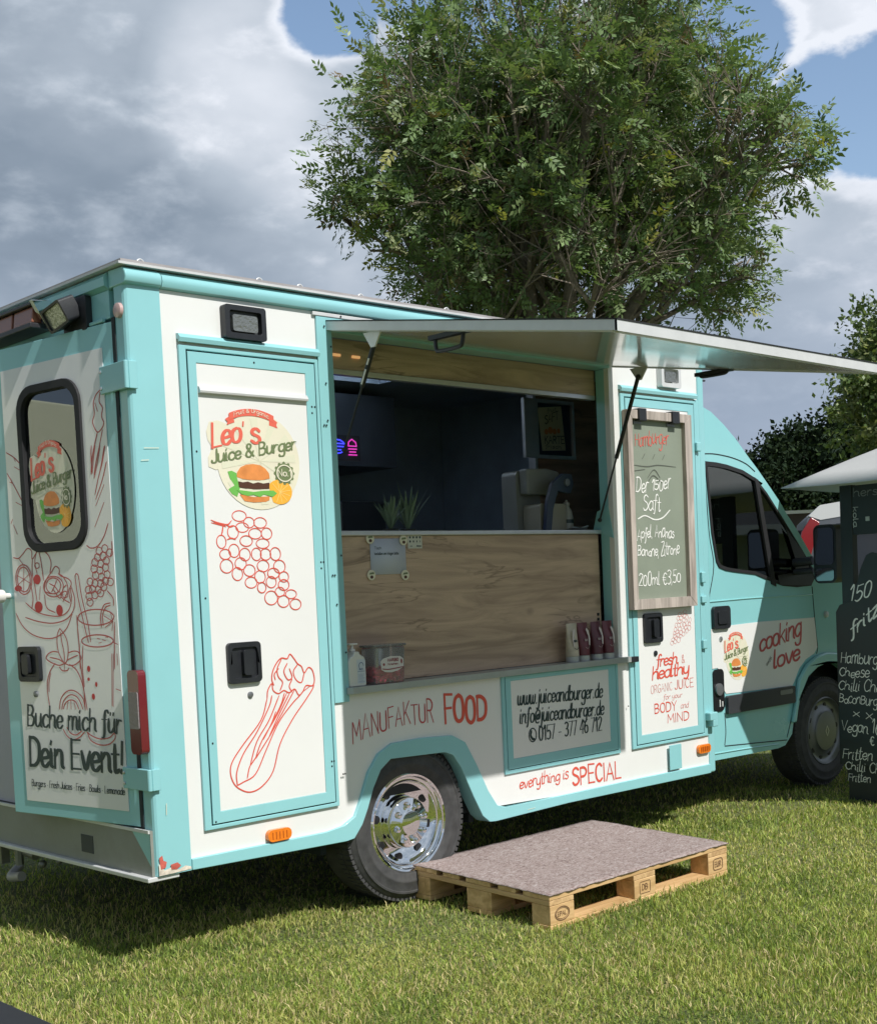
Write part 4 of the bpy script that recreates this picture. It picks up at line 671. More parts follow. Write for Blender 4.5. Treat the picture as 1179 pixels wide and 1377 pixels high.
def build_doors():
    T = TRUCK
    d = side_door(.212, .868, .285, .80); d['label'] = 'rear side door printed with the round emblem, grapes and a celery stalk'
    r = MB(); r.plate([(-.0115, 2.117), (-.026, 2.12), (-.028, 2.127), (-.02, 2.142), (-.0115, 2.144)], [], 'x', .287, .799); obj('rain_strip', r, ALUW, d)
    logo(d, PANEL, .551, 1.872, .197, .187)
    red = MB(); wf = MB()
    for cx, cz, rx, rz in GRAPES:
        disc(wf, PANEL, cx, cz, rx, rz, .0006 + GRAPES.index((cx, cz, rx, rz)) * .00005, 18)
    k = 0
    for cx, cz, rx, rz in GRAPES:
        k += 1; ribbon(red, PANEL, ell(cx, cz, rx * .97, rz * .97, 14), .0040, .0008 + k * .00002, closed=True, n=2)
    for l in STEM: ribbon(red, PANEL, l, .006, .0012, taper=True)
    obj('grape_print', red, RED, d); red = MB()
    for l in CELERY: ribbon(red, PANEL, l, .0054, .0008)
    obj('celery_print', red, RED, d)
    black_handle(d, None, .348, .502, 1.017, 1.175, -.0115)
    kx = MB(); kx.lathe([(.012, 0), (.012, -.006), (.006, -.008)], (.450, -.0112, .969), 'y', 16); obj('keyhole', kx, STEEL, d)
    d = side_door(2.820, 3.468, 2.895, 3.395); d['label'] = 'front side door with the chalkboard hung on it'
    black_handle(d, None, 2.937, 3.089, 1.012, 1.166, -.0115)
    kx = MB(); kx.lathe([(.014, 0), (.014, -.006), (.006, -.008)], (3.035, -.0112, .955), 'y', 16); obj('keyhole', kx, DARK, d)
    red = MB(); ox, oz, sc = 3.235, 1.15, .58
    for cx, cz, rx, rz in GRAPES:
        u = (cx - .327) * sc; v = (cz - 1.66) * sc; X = ox + .09 - u * .62 - .0; Z = oz + v * .78; X = 3.345 - (cz - 1.66) * -.35 * .9 - u * .18 ; Z = oz - .0 + v * .95 - u * .08
        ribbon(red, PANEL, ell(3.365 - (cx - .33) * .50, 1.160 - (1.66 - cz) * .46, rx * .48, rz * .50, 10), .0022, .001, closed=True, n=1)
    obj('grape_print', red, mat('pale_red_print', (.70, .30, .27), .5), d)
    red = MB(); text(red, PANEL, 'fresh', 3.04, .885, .060, width=.185, pen=.17, contrast=.3, slant=.18, rise=.02, sp=.2); text(red, PANEL, 'healthy', 3.0, .818, .066, width=.325, pen=.17, contrast=.3, slant=.15, rise=.03, sp=.1)
    obj('red_script', red, RED, d); red = MB(); text(red, PANEL, 'BODY', 3.01, .640, .049, width=.20, pen=.13); text(red, PANEL, 'MIND', 3.12, .578, .046, width=.20, pen=.13)
    obj('red_lettering', red, RED, d); red = MB(); text(red, PANEL, 'JUICE', 3.195, .752, .048, width=.175, pen=.08); obj('red_lettering', red, RED, d)
    red = MB(); text(red, PANEL, '&', 3.265, .888, .042, pen=.1); text(red, PANEL, 'ORGANIC', 2.985, .745, .043, width=.19, pen=.07, rise=.03); text(red, PANEL, 'for your', 3.09, .706, .026, width=.17, pen=.12, slant=.2); text(red, PANEL, 'and', 3.24, .645, .032, width=.075, pen=.1, slant=.2)
    obj('thin_lettering', red, mat('pale_red_print', (.70, .30, .27), .5), d)
    c = MB(); c.box(3.4685, 3.4995, -.0095, -.0005, .472, 2.30); obj('door_post_cover', c, TEAL, T)
    # door catches on the front post
    for z0 in (2.02, .95): 
        c = MB(); c.box(3.445, 3.485, -.032, -.014, z0, z0 + .05); obj('door_catch', c, TEAL, T, bev=.006)
    c = MB(); c.box(3.455, 3.492, -.03, -.0085, 1.31, 1.37); c.box(3.455, 3.50, -.026, -.0085, 1.20, 1.24); obj('door_catch', c, TEAL, T, bev=.006)
    c = MB(); c.box(3.46, 3.53, -.05, -.0085, .555, .60); c.box(3.485, 3.53, -.05, -.0085, .52, .56); obj('door_stop', c, TEAL, T, bev=.006)
    c = MB(); c.box(3.12, 3.225, -.02, -.0145, .325, .458); obj('socket_cover', c, TEAL, T, bev=.004)
    # lower panel with the contact lines
    b = MB(); b.plate([(1.865, .467), (2.722, .467), (2.722, .923), (1.865, .923)], [[(1.885, .484), (1.885, .92), (2.705, .92), (2.705, .484)]], 'y', -.010, -.0005); obj('hatch_panel_frame', b, TEAL, T, bev=.002)
    b = MB(); b.box(1.885, 2.705, -.0025, -.0006, .484, .922); obj('panel_seal', b, GAP, T)
    b = MB(); b.plate([(1.889, .488), (2.701, .488), (2.701, .921), (1.889, .921)], [[(1.925, .535), (1.925, .90), (2.645, .90), (2.645, .535)]], 'y', -.011, -.003); p = obj('lower_hatch_panel', b, TEAL, T, bev=.002)
    b = MB(); b.box(1.9255, 2.6445, -.009, -.0031, .5355, .8995); obj('panel_sheet', b, WHITE, p)
    f2 = Frame((0, -.009, 0), (1, 0, 0), (0, 0, 1), (0, -1, 0)); t = MB()
    text(t, f2, 'www.juiceandburger.de', 1.965, .783, .072, width=.63, pen=.125, contrast=.5, slant=.14, sp=1.0, rise=-.03)
    text(t, f2, 'info@juiceandburger.de', 1.975, .695, .072, width=.625, pen=.125, contrast=.5, slant=.14, sp=1.0, rise=-.03)
    text(t, f2, '0157 - 377 46 712', 2.105, .600, .068, width=.475, pen=.125, contrast=.45, slant=.03, sp=.8)
    ribbon(t, f2, ell(2.062, .632, .026, .032, 12), .006, closed=True, n=2); ribbon(t, f2, [(2.054, .652), (2.048, .632), (2.060, .614), (2.072, .611)], .012); obj('contact_lettering', t, INK, p)
    # hand-lettered lines on the body
    f3 = Frame((0, 0, 0), (1, 0, 0), (0, 0, 1), (0, -1, 0)); t = MB()
    text(t, f3, 'MANUFAKTUR', .962, .722, .092, width=.475, pen=.078, rise=.08, jit=.13, arc=.02, sp=1.0, seed=4); obj('red_lettering', t, REDD, T)
    t = MB(); text(t, f3, 'FOOD', 1.498, .742, .112, width=.275, pen=.16, rise=-.03, jit=.12, seed=2); obj('red_lettering', t, RED, T)
    t = MB(); text(t, f3, 'everything is', 1.965, .385, .055, width=.355, pen=.11, slant=.1, jit=.1, sp=.5, rise=.02); obj('red_script', t, RED, T); t = MB(); text(t, f3, 'SPECIAL', 2.348, .350, .088, width=.385, pen=.14, rise=-.03, jit=.06); obj('red_lettering', t, RED, T)
    # marker lights
    for x0 in (.494, 3.385):
        l = MB(); l.plate(rrect(x0, x0 + .115, .380, .428, .022), [], 'y', -.018 if x0 > 1 else -.022, -.001); o = obj('side_marker_light', l, ORANGEL, T, bev=.008, segs=3)
        l = MB(); [l.box(x0 + .02 + k * .017, x0 + .024 + k * .017, -.0235, -.0215, .39, .418) for k in range(5)]; obj('lens_rib', l, mat('amber_dark', (.45, .10, .01), .4), o)
    for x0, x1, z0, z1, m_ in ((.412, .604, 2.334, 2.461, DARK), (3.145, 3.315, 2.345, 2.462, ALUW)):
        l = MB(); l.plate(rrect(x0, x1, z0, z1, .012), [rrect(x0 + .022, x1 - .022, z0 + .022, z1 - .02, .01)], 'y', -.035, -.001); o = obj('scene_light', l, m_, T, bev=.005)
        l = MB(); l.add([(x0 + .022, -.012, z1 - .02), (x1 - .022, -.012, z1 - .02), (x1 - .022, -.004, z0 + .022), (x0 + .022, -.004, z0 + .022)], [(0, 1, 2, 3)]); obj('lamp_recess', l, mat('lamp_recess', (.06, .065, .07), .3) if m_ is DARK else ALUW, o)
        l = MB(); l.plate(rrect(x0 + .04, x1 - .036, z0 + .03, z1 - .034, .01), [], 'y', -.028, -.0125); obj('lamp_glass', l, mat('lamp_lens', (.32, .33, .31), .12, metal=.7, bump=.5, bscale=90), o)

def build_hatch():
    T = TRUCK
    w = MB(); w.box(.951, 2.722, .086, .104, .956, 1.584); c = obj('counter_front', w, OAK, T, bev=.001)
    w = MB(); w.box(.951, 2.735, .070, .56, 1.585, 1.606); obj('counter_top', w, ALU, T, bev=.004)
    w = MB(); w.box(.951, 2.7445, .092, .11, 2.2855, 2.4115); obj('header_board', w, OAK, T)
    w = MB(); w.box(.951, 2.735, .082, .118, 2.262, 2.285); obj('header_strip', w, ALU, T, bev=.003)
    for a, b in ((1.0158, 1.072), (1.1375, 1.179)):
        w = MB(); w.box(a, b, .084, .0915, 2.338, 2.348); obj('orange_glow_strip', w, mat('orange_reflection_glow', (.9, .6, .3), .5, emit=(1, .5, .2), estr=.45), T)  # orange reflections on the header imitated by glowing bars
    sh = MB(); sh.plate([(.935, -.02), (.95, -.038), (2.80, -.038), (2.80, -.012), (2.744, -.0115), (2.744, .0855), (.952, .0855), (.952, -.011), (.935, -.011)], [], 'z', .926, .954); s = obj('serving_shelf', sh, mat('shelf_grey', (.42, .45, .44), .42, metal=.35, var=.08), T, bev=.004)
    e = MB(); e.box(2.8005, 2.86, -.040, -.012, .923, .952); obj('end_cap', e, DARK, s, bev=.003)
    e = MB(); [e.box(2.69, 2.70, .078, .086, z, z + .014) for z in (1.12, 1.145, 1.09, 1.17)]; obj('latch_screws', e, DARK, T, kind='stuff')
    # interior: dark cabinet front at the right with a framed poster, steel hood
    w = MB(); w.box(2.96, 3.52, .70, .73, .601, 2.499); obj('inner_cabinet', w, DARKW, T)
    w = MB(); w.box(2.94, 2.9595, .685, .735, 1.61, 2.499); obj('cabinet_edge', w, ALU, T)
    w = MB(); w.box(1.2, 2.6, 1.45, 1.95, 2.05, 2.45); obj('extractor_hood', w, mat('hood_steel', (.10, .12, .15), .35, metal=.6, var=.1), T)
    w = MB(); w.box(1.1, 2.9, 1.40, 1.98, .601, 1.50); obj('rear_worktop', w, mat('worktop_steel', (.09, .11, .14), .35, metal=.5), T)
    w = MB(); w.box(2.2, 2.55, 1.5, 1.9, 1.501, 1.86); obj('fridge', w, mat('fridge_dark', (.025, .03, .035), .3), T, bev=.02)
    # flap
    def FZ(y): return 2.452 + .172 * y
    f = MB(); x0, x1, D = .935, 2.765, 1.484
    th = .030
    f.add([(x0, -.006, FZ(0) - th), (x1, -.006, FZ(0) - th), (x1, -D, FZ(-D) - th), (x0, -D, FZ(-D) - th), (x0, -.006, FZ(0)), (x1, -.006, FZ(0)), (x1, -D, FZ(-D)), (x0, -D, FZ(-D))], [(0, 3, 2, 1), (4, 5, 6, 7), (0, 1, 5, 4), (1, 2, 6, 5), (2, 3, 7, 6), (3, 0, 4, 7)])
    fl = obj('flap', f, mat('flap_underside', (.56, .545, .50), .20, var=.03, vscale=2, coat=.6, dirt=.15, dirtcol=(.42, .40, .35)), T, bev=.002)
    e = MB()
    def bar(xa, xb, ya, yb, dz0, dz1):
        e.add([(xa, ya, FZ(ya) + dz0), (xb, ya, FZ(ya) + dz0), (xb, yb, FZ(yb) + dz0), (xa, yb, FZ(yb) + dz0), (xa, ya, FZ(ya) + dz1), (xb, ya, FZ(ya) + dz1), (xb, yb, FZ(yb) + dz1), (xa, yb, FZ(yb) + dz1)], [(0, 3, 2, 1), (4, 5, 6, 7), (0, 1, 5, 4), (1, 2, 6, 5), (2, 3, 7, 6), (3, 0, 4, 7)])
    bar(x0 - .012, x0 - .001, -.008, -D - .01, -th - .004, .001); bar(x1 + .001, x1 + .012, -.008, -D - .01, -th - .004, .001); bar(x0 - .012, x1 + .012, -D - .0115, -D - .001, -th - .005, .001); bar(x0, x0 + .03, -.02, -D + .02, -th - .006, -th - .001); bar(x0 + .031, x1, -D + .045, -D + .001, -th - .006, -th - .001)
    obj('flap_edge_profile', e, ALUW, fl)
    e = MB(); bar(x0 - .014, x1 + .014, -.008, -D - .014, .0015, .006); obj('flap_rubber_seal', e, RUBBER, fl)
    for xb, ya in ((.975, -.235), (2.73, -.205)):
        z = FZ(ya) - th - .007
        b = MB(); b.plate([(ya - .055, z + .004), (ya + .055, z + .004), (ya + .012, z - .058), (ya - .012, z - .058)], [], 'x', xb - .004, xb + .004); obj('strut_bracket', b, ALUW, fl)
    s = MB(); a = Vector((.985, -.23, FZ(-.23) - th - .05)); b = Vector((.965, -.035, 1.93)); m = a.lerp(b, .40)
    s.tube([a, m], .0105, 10); s.tube([m, b], .0048, 8); s.ball(a, .013); s.ball(b, .011); g1 = obj('gas_strut', s, DARK, T)
    s = MB(); s.tube([a.lerp(b, .14) + Vector((-.009, -.004, 0)), a.lerp(b, .20) + Vector((-.009, -.004, 0))], .004, 6); s.tube([a.lerp(b, .24) + Vector((-.009, -.004, 0)), a.lerp(b, .38) + Vector((-.009, -.004, 0))], .004, 6); obj('strut_sticker', s, WHITE, g1)
    s = MB(); a = Vector((2.72, -.205, FZ(-.205) - th - .05)); b = Vector((2.715, .065, 1.655)); m = a.lerp(b, .56)
    s.tube([a, m], .0105, 10); s.tube([m, b], .0048, 8); s.ball(a, .013); s.ball(b, .011); obj('gas_strut', s, DARK, T)
    b = MB(); b.plate([(.03, 1.72), (.10, 1.70), (.13, 1.60), (.0, 1.56)], [], 'x', 2.738, 2.744); obj('strut_mount', b, TEAL, T)
    for xa, yc in ((.955, -.67), (2.74, -.62)):
        z = FZ(yc) - th - .007
        h = MB(); h.box(xa, xa + .03, yc - .10, yc + .10, z - .016, z + .001); dp = .062 if xa < 1 else .022; h.tube(curve([(xa + .015, yc - .075, z - .012), (xa + .012, yc - .07, z - dp * .8), (xa + .012, yc - .05, z - dp), (xa + .012, yc + .05, z - dp), (xa + .012, yc + .07, z - dp * .8), (xa + .015, yc + .075, z - .012)], 4), .008, 8); obj('flap_latch', h, DARK, fl)
def build_rear():
    T = TRUCK
    a = MB(); a.box(.0, .03, .101, 2.119, 2.385, 2.487); obj('rear_header', a, TEAL, T, bev=.002)
    a = MB(); a.box(-.016, -.001, .13, 1.9, 2.375, 2.388); obj('rear_gutter', a, TEAL, T, bev=.003)
    s = MB(); s.box(-.012, .10, .012, 2.14, .335, .505); b = obj('rear_sill', s, mat('sill_beige', (.27, .28, .25), .6, var=.08, dirt=.3, dirtcol=(.13, .10, .07)), T)
    s = MB(); s.box(-.035, .10, .004, 2.14, .316, .334); obj('sill_lip', s, ALUW, b, bev=.004)
    s = MB(); s.box(-.020, -.0125, .012, 2.14, .496, .508); obj('sill_top_trim', s, ALUW, b)
    s = MB(); s.box(-.014, -.0125, .437, .53, .372, .442); obj('tow_socket', s, mat('socket_dark', (.03, .04, .06), .5), b)
    s = MB(); s.add([(-.0135, .012, .50), (-.0135, .14, .50), (-.0135, .012, .372)], [(0, 1, 2)]); obj('teal_corner', s, TEAL, b)
    s = MB(); s.box(.101, .13, .2, 2.1, .505, .60); obj('door_step', s, mat('step_lilac', (.28, .27, .34), .6), T)
    p = MB(); p.box(.004, .028, 1.02, 2.10, .51, 2.38); o = obj('rear_door', p, mat('closed_leaf_lilac', (.42, .42, .50), .45, var=.05), T, label='far rear door leaf in pale lilac grey')
    h, e_s, n_o = Vector((-.002, .088, 0)), Vector((-sin(radians(8)), cos(radians(8)), 0)), Vector((-cos(radians(8)), -sin(radians(8)), 0))
    def XF(s_, n_, z): return h + e_s * s_ + n_o * (-n_) + Vector((0, 0, z))     # local: s to the left, n negative = outward
    d = MB(XF); hole = rrect(.205, .603, 1.56, 2.203, .10, 6)
    d.plate([(.0, .512), (.80, .512), (.80, 2.372), (.0, 2.372)], [hole], 'y', 0, .035)
    D = obj('rear_door', d, TEAL, T, bev=.003, label='teal framed rear door left slightly ajar')
    w = MB(XF); w.plate([(.062, .567), (.707, .567), (.707, 2.285), (.062, 2.285)], [hole], 'y', -.003, -.0003); obj('door_panel', w, mat('door_white_rear', (.80, .80, .79), .2, var=.02, coat=.6), D)
    g = MB(XF); g.plate(rrect(.203, .605, 1.558, 2.205, .10, 6), [rrect(.234, .574, 1.592, 2.172, .075, 6)], 'y', -.014, .038); wn = obj('window_gasket', g, RUBBER, D, bev=.004)
    g = MB(XF); g.plate(rrect(.230, .578, 1.588, 2.176, .078, 6), [], 'y', .004, .009); obj('window_pane', g, glass_mat('rear_window_glass', (.55, .6, .58), .015, 2.6), wn)
    DF = Frame(h, -e_s, (0, 0, 1), n_o)
    wf = Frame(h + n_o * .001, -e_s, (0, 0, 1), n_o)
    logo(wn, Frame(h - n_o * .001, -e_s, (0, 0, 1), n_o), -.405, 1.80, .128, .172, .001)
    P = Frame(h + n_o * .003, -e_s, (0, 0, 1), n_o)
    m = MB()
    for l in DOOR_LINES:      # the print stops at the edge of the white sheet
        run = []
        for q in [(q[0] + .012, q[1]) for q in l] + [(9, 9)]:
            if -.705 < q[0] < -.066: run.append(q)
            else:
                if len(run) > 1: ribbon(m, P, run, .0046, .0006)
                run = []
    obj('fruit_line_print', m, mat('door_line_red', (.55, .11, .10), .5), D)
    m = MB(); m2 = MB()
    for cx, cz, rx, rz, f in DOOR_ELLIPSES:
        cx += .012
        if cx + rx > -.066: continue
        if f: disc(m2, P, cx, cz, rx, rz, .001, 14)
        else: ribbon(m, P, ell(cx, cz, rx, rz, 14), .0038 if rx < .03 else .0048, .001, closed=True, n=2)
    obj('fruit_outline_print', m, mat('door_line_red', (.55, .11, .10), .5), D); obj('red_spots', m2, mat('door_spot_red', (.6, .05, .05), .5), D, kind='stuff')
    t = MB(); text(t, P, 'Buche mich für', -.672, .872, .083, width=.60, pen=.15, contrast=.55, slant=.10, rise=-.02, sp=.8)
    text(t, P, 'Dein Event!', -.672, .712, .113, width=.605, pen=.18, contrast=.38, slant=.06, rise=.0, sp=.7)
    text(t, P, 'Burgers * Fresh Juices * Fries * Bowls * Lemonade', -.668, .628,   .027, width=.59, pen=.15, contrast=.4, slant=.08, sp=.6); obj('black_lettering', t, INK, D)
    bx = lambda s_, n_, z: XF(s_, n_, z)
    black_handle(D, bx, .548, .690, 1.05, 1.19, -.0035)
    k = MB(XF); k.lathe([(.012, 0), (.012, -.006), (.006, -.008)], (.60, -.0032, 1.0), 'y', 14); obj('keyhole', k, STEEL, D)
    k = MB(XF); k.lathe([(.012, 0), (.012, -.03), (.026, -.032), (.028, -.075), (.022, -.085)], (.742, .0, 1.395), 'y', 18); obj('door_bumper', k, mat('white_plastic', (.75, .74, .70), .5), D, bev=.003)
    for z0, z1 in ((2.115, 2.215), (.655, .735)):
        hs = MB(); hs.box(-.022, -.006, -.012, .165, z0, z1); hs.box(-.006, .028, -.020, -.007, z0, z1); hs.tube([(-.014, -.012, z0), (-.014, -.012, z1)], .010, 8); q = obj('strap_hinge', hs, TEAL, T, bev=.003)
        for z in (z0 + .02, z1 - .02): b = MB(); b.ball((-.024, .152, z), .004, .007, .007, 8); obj('bolt', b, ALU, q)
    tl = MB(); tl.plate(rrect(-.004, .072, .79, 1.10, .02), [], 'x', -.034, -.001); t = obj('tail_light', tl, mat('tail_red', (.16, .018, .024), .2, coat=.5), T, bev=.012, segs=3)
    tl = MB(); tl.plate(rrect(.002, .066, .885, 1.02, .006), [], 'x', -.038, -.0335); obj('clear_lens', tl, mat('tail_clear', (.30, .25, .26), .15, bump=.4, bscale=120), t)
    # light bar, work lamp, clearance light
    lb = MB(); lb.box(-.10, -.001, .52, 1.75, 2.415, 2.435); lb.box(-.095, -.001, .52, 1.75, 2.500, 2.512); lb.box(-.03, -.001, .52, 1.75, 2.4355, 2.4995); L = obj('light_bar', lb, mat('bar_dark', (.03, .03, .035), .4), T, bev=.004)
    for i in range(7):
        y = .53 + i * .172; s = MB(); s.plate([(-.031, 2.437), (-.088, 2.437), (-.080, 2.498), (-.031, 2.498)], [], 'y', y, y + .155)
        s.v = [(v[0], v[1], v[2]) for v in s.v]; obj('amber_segment', s, mat('brown_lens', (.30, .12, .075), .25, coat=.5), L, bev=.004)
    s = MB(); s.plate([(-.10, 2.515), (-.02, 2.52), (-.02, 2.455), (-.05, 2.43)], [], 'y', .497, .519); obj('end_bracket', s, CHROME, L, bev=.002)
    wl = MB(); wl.plate(rrect(.225, .40, 2.365, 2.492, .015), [], 'x', -.026, -.001); W_ = obj('work_lamp', wl, DARK, T, bev=.005)
    wl = MB(lambda a, b, c: Vector((-.062, .345, 2.435)) + Vector((a, b, c)) @ Matrix.Rotation(radians(24), 3, 'Y') @ Matrix.Rotation(radians(10), 3, 'X')); wl.plate(rrect(-.075, .07, -.045, .045, .012), [rrect(-.065, .06, -.036, .036, .01)], 'x', -.035, .035); hd = obj('lamp_head', wl, DARK, W_, bev=.003)
    wl2 = MB(wl.xf); wl2.plate(rrect(-.066, .061, -.037, .037, .01), [], 'x', -.026, -.020); obj('lamp_glass', wl2, mat('lamp_lens2', (.34, .36, .30), .1, metal=.5, bump=.4, bscale=70), hd)
    cl = MB(); cl.lathe([(.028, 0), (.026, -.012), (.015, -.016)], (-.0, .032, 2.40), 'x', 18); obj('clearance_light', cl, mat('pinkish_lens', (.55, .38, .36), .25, coat=.4), T)
    # underside
    u = MB(); u.box(.1, 5.2, .45, .53, .30, .44); u.box(.1, 5.2, 1.6, 1.68, .30, .44); u.box(.35, .40, .3, 1.9, .30, .45); u.tube([(1.269, .3, .336), (1.269, 1.9, .336)], .06, 12); u.box(.5, .9, .6, 1.5, .25, .40); obj('chassis', u, mat('chassis_black', (.02, .02, .022), .8), T)
    u = MB(); u.tube(curve([(.13, 1.37, .135), (.14, 1.5, .115), (.3, 1.75, .10)], 4), .022, 12); obj('exhaust_pipe', u, mat('pipe_grey', (.45, .44, .42), .5, metal=.2), T)
    u = MB(); u.tube([(.12, 1.2, .25), (.12, 1.45, .27)], .02, 8); obj('cross_tube', u, STEEL, T); u = MB(); u.box(.1, .14, 1.5, 1.56, .18, .32); obj('bracket', u, STEEL, T); u = MB(); u.tube([(.10, 1.32, .30), (.10, 1.32, .20)], .02, 8); obj('tow_pin', u, STEEL, T)
    for y_, z_, r_ in ((1.1, .23, .018), (.95, .26, .014)): u = MB(); u.ball((.1, y_, z_), r_); obj('reversing_sensor', u, STEEL, T)
    u = MB(); u.box(.80, 1.76, .11, .14, .30, .72); u.box(.86, .89, .12, .45, .25, .70); u.box(1.74, 1.77, .12, .45, .25, .70); u.box(.86, 1.77, .075, .45, .70, .72); obj('inner_wheel_arch', u, GAP, T)

def tyre(cx, cy, cz, parent):
    t = MB(); R = .339; w = .205
    t.lathe([(.205, .012), (.215, -.004), (.222, -.008), (.226, -.0115), (.25, -.0145), (.253, -.0165), (.262, -.0165), (.265, -.0145), (.298, -.012), (.301, -.0145), (.309, -.0135), (.311, -.009), (.322, -.002), (.332, .010), (R, .030), (R, w - .03), (.332, w - .01), (.30, w + .01), (.215, w), (.205, w - .02)], (cx, cy, cz), 'y', 72, close=True)
    o = obj('tyre', t, mat('tyre_rubber', (.055, .055, .055), .8, var=.3, vscale=22, dirt=.35, dirtcol=(.13, .12, .10), bump=.15, bscale=40), parent)
    g = MB()
    for k in range(84):
        q = 2 * pi * k / 84
        for sgn, y0, y1 in ((1, .006, .05), (-1, .06, .10)):
            a, b = cos(q), sin(q); tx, tz = -b, a; r0, r1 = R - .010 if y0 < .01 else R - .002, R + .003; w2 = .0085
            P = []
            for r_ in (r0, r1):
                for yy, kk in ((y0, 0), (y1, 0)):
                    for s_ in (-w2, w2): P.append((cx + a * r_ + tx * s_, cy + yy, cz + b * r_ + tz * s_))
            g.add(P, [(0, 1, 3, 2), (4, 6, 7, 5), (0, 4, 5, 1), (2, 3, 7, 6), (0, 2, 6, 4), (1, 5, 7, 3)])
    obj('tread_block', g, MATS['tyre_rubber'], o, kind='stuff')
    return o
def build_wheels():
    T = TRUCK
    cx, cy, cz = 1.269, .019, .336
    wh = MB(); wh.lathe([(.03, .14), (.20, .14), (.208, .03)], (cx, cy, cz), 'y', 48, cap1=False); W_ = obj('rear_wheel', wh, STEEL, T)
    tyre(cx, cy, cz, W_)
    hc = MB(); hc.lathe([(.2175, .004), (.219, -.006), (.212, -.013), (.204, -.010), (.200, .002), (.193, .010), (.187, .010), (.184, .018), (.170, .030), (.150, .040), (.118, .050), (.113, .046), (.110, .032), (.110, -.004), (.105, -.009), (.060, -.012), (.055, -.018), (.050, -.020), (.0, -.021)], (cx, cy, cz), 'y', 72, cap0=False)
    H = obj('chrome_wheel_cover', hc, CHROME, W_, smooth=50)
    for k in range(8):
        q = 2 * pi * (k + .3) / 8; n = MB(); n.lathe([(.0145, .0), (.0145, -.012), (.011, -.020), (.0, -.023)], (cx + .082 * cos(q), cy - .009, cz + .082 * sin(q)), 'y', 12); obj('lug_nut_cap', n, CHROME, H)
    for k in range(8):
        q = 2 * pi * (k + .75) / 8; n = MB(); n.lathe([(.0185, .0), (.0185, -.003), (.0, -.0035)], (cx + .153 * cos(q), cy + .0365, cz + .153 * sin(q)), 'y', 14)
        n.v = [v for v in n.v]; obj('vent_hole', n, mat('vent_black', (.008, .008, .01), .5), H)
    n = MB(); text(n, Frame((cx, cy - .0215, cz), (1, 0, 0), (0, 0, 1), (0, -1, 0)), 'forever', -.036, .008, .014, width=.072, pen=.1); 
    cx, cy, cz = 4.9206, .1073, .336
    wh = MB(); wh.lathe([(.03, .15), (.20, .15), (.208, .03)], (cx, cy, cz), 'y', 40, cap1=False); W_ = obj('front_wheel', wh, mat('wheel_dark', (.03, .032, .035), .6), T)
    tyre(cx, cy, cz, W_)
    hc = MB(); hc.lathe([(.215, .004), (.217, -.004), (.209, -.010), (.198, .004), (.188, .014), (.165, .018), (.140, .002), (.126, -.002), (.122, -.010), (.09, -.014), (.0, -.016)], (cx, cy, cz), 'y', 64, cap0=False)
    H = obj('grey_wheel_trim', hc, mat('trim_silver', (.20, .21, .215), .38, metal=.55, var=.08), W_, smooth=50)
    for k in range(10):
        q = 2 * pi * (k + .2) / 10; n = MB(); n.lathe([(.017, .0), (.0165, -.004), (.0, -.0045)], (cx + .164 * cos(q), cy + .0175, cz + .164 * sin(q)), 'y', 12); obj('vent_hole', n, mat('vent_black', (.008, .008, .01), .5), H)
    f = Frame((cx, cy - .0165, cz), (1, 0, 0), (0, 0, 1), (0, -1, 0)); n = MB(); ribbon(n, f, [(0, .032), (.018, 0), (0, -.032), (-.018, 0)], .008, .001, closed=True, smooth=False); obj('diamond_badge', n, ALU, H)

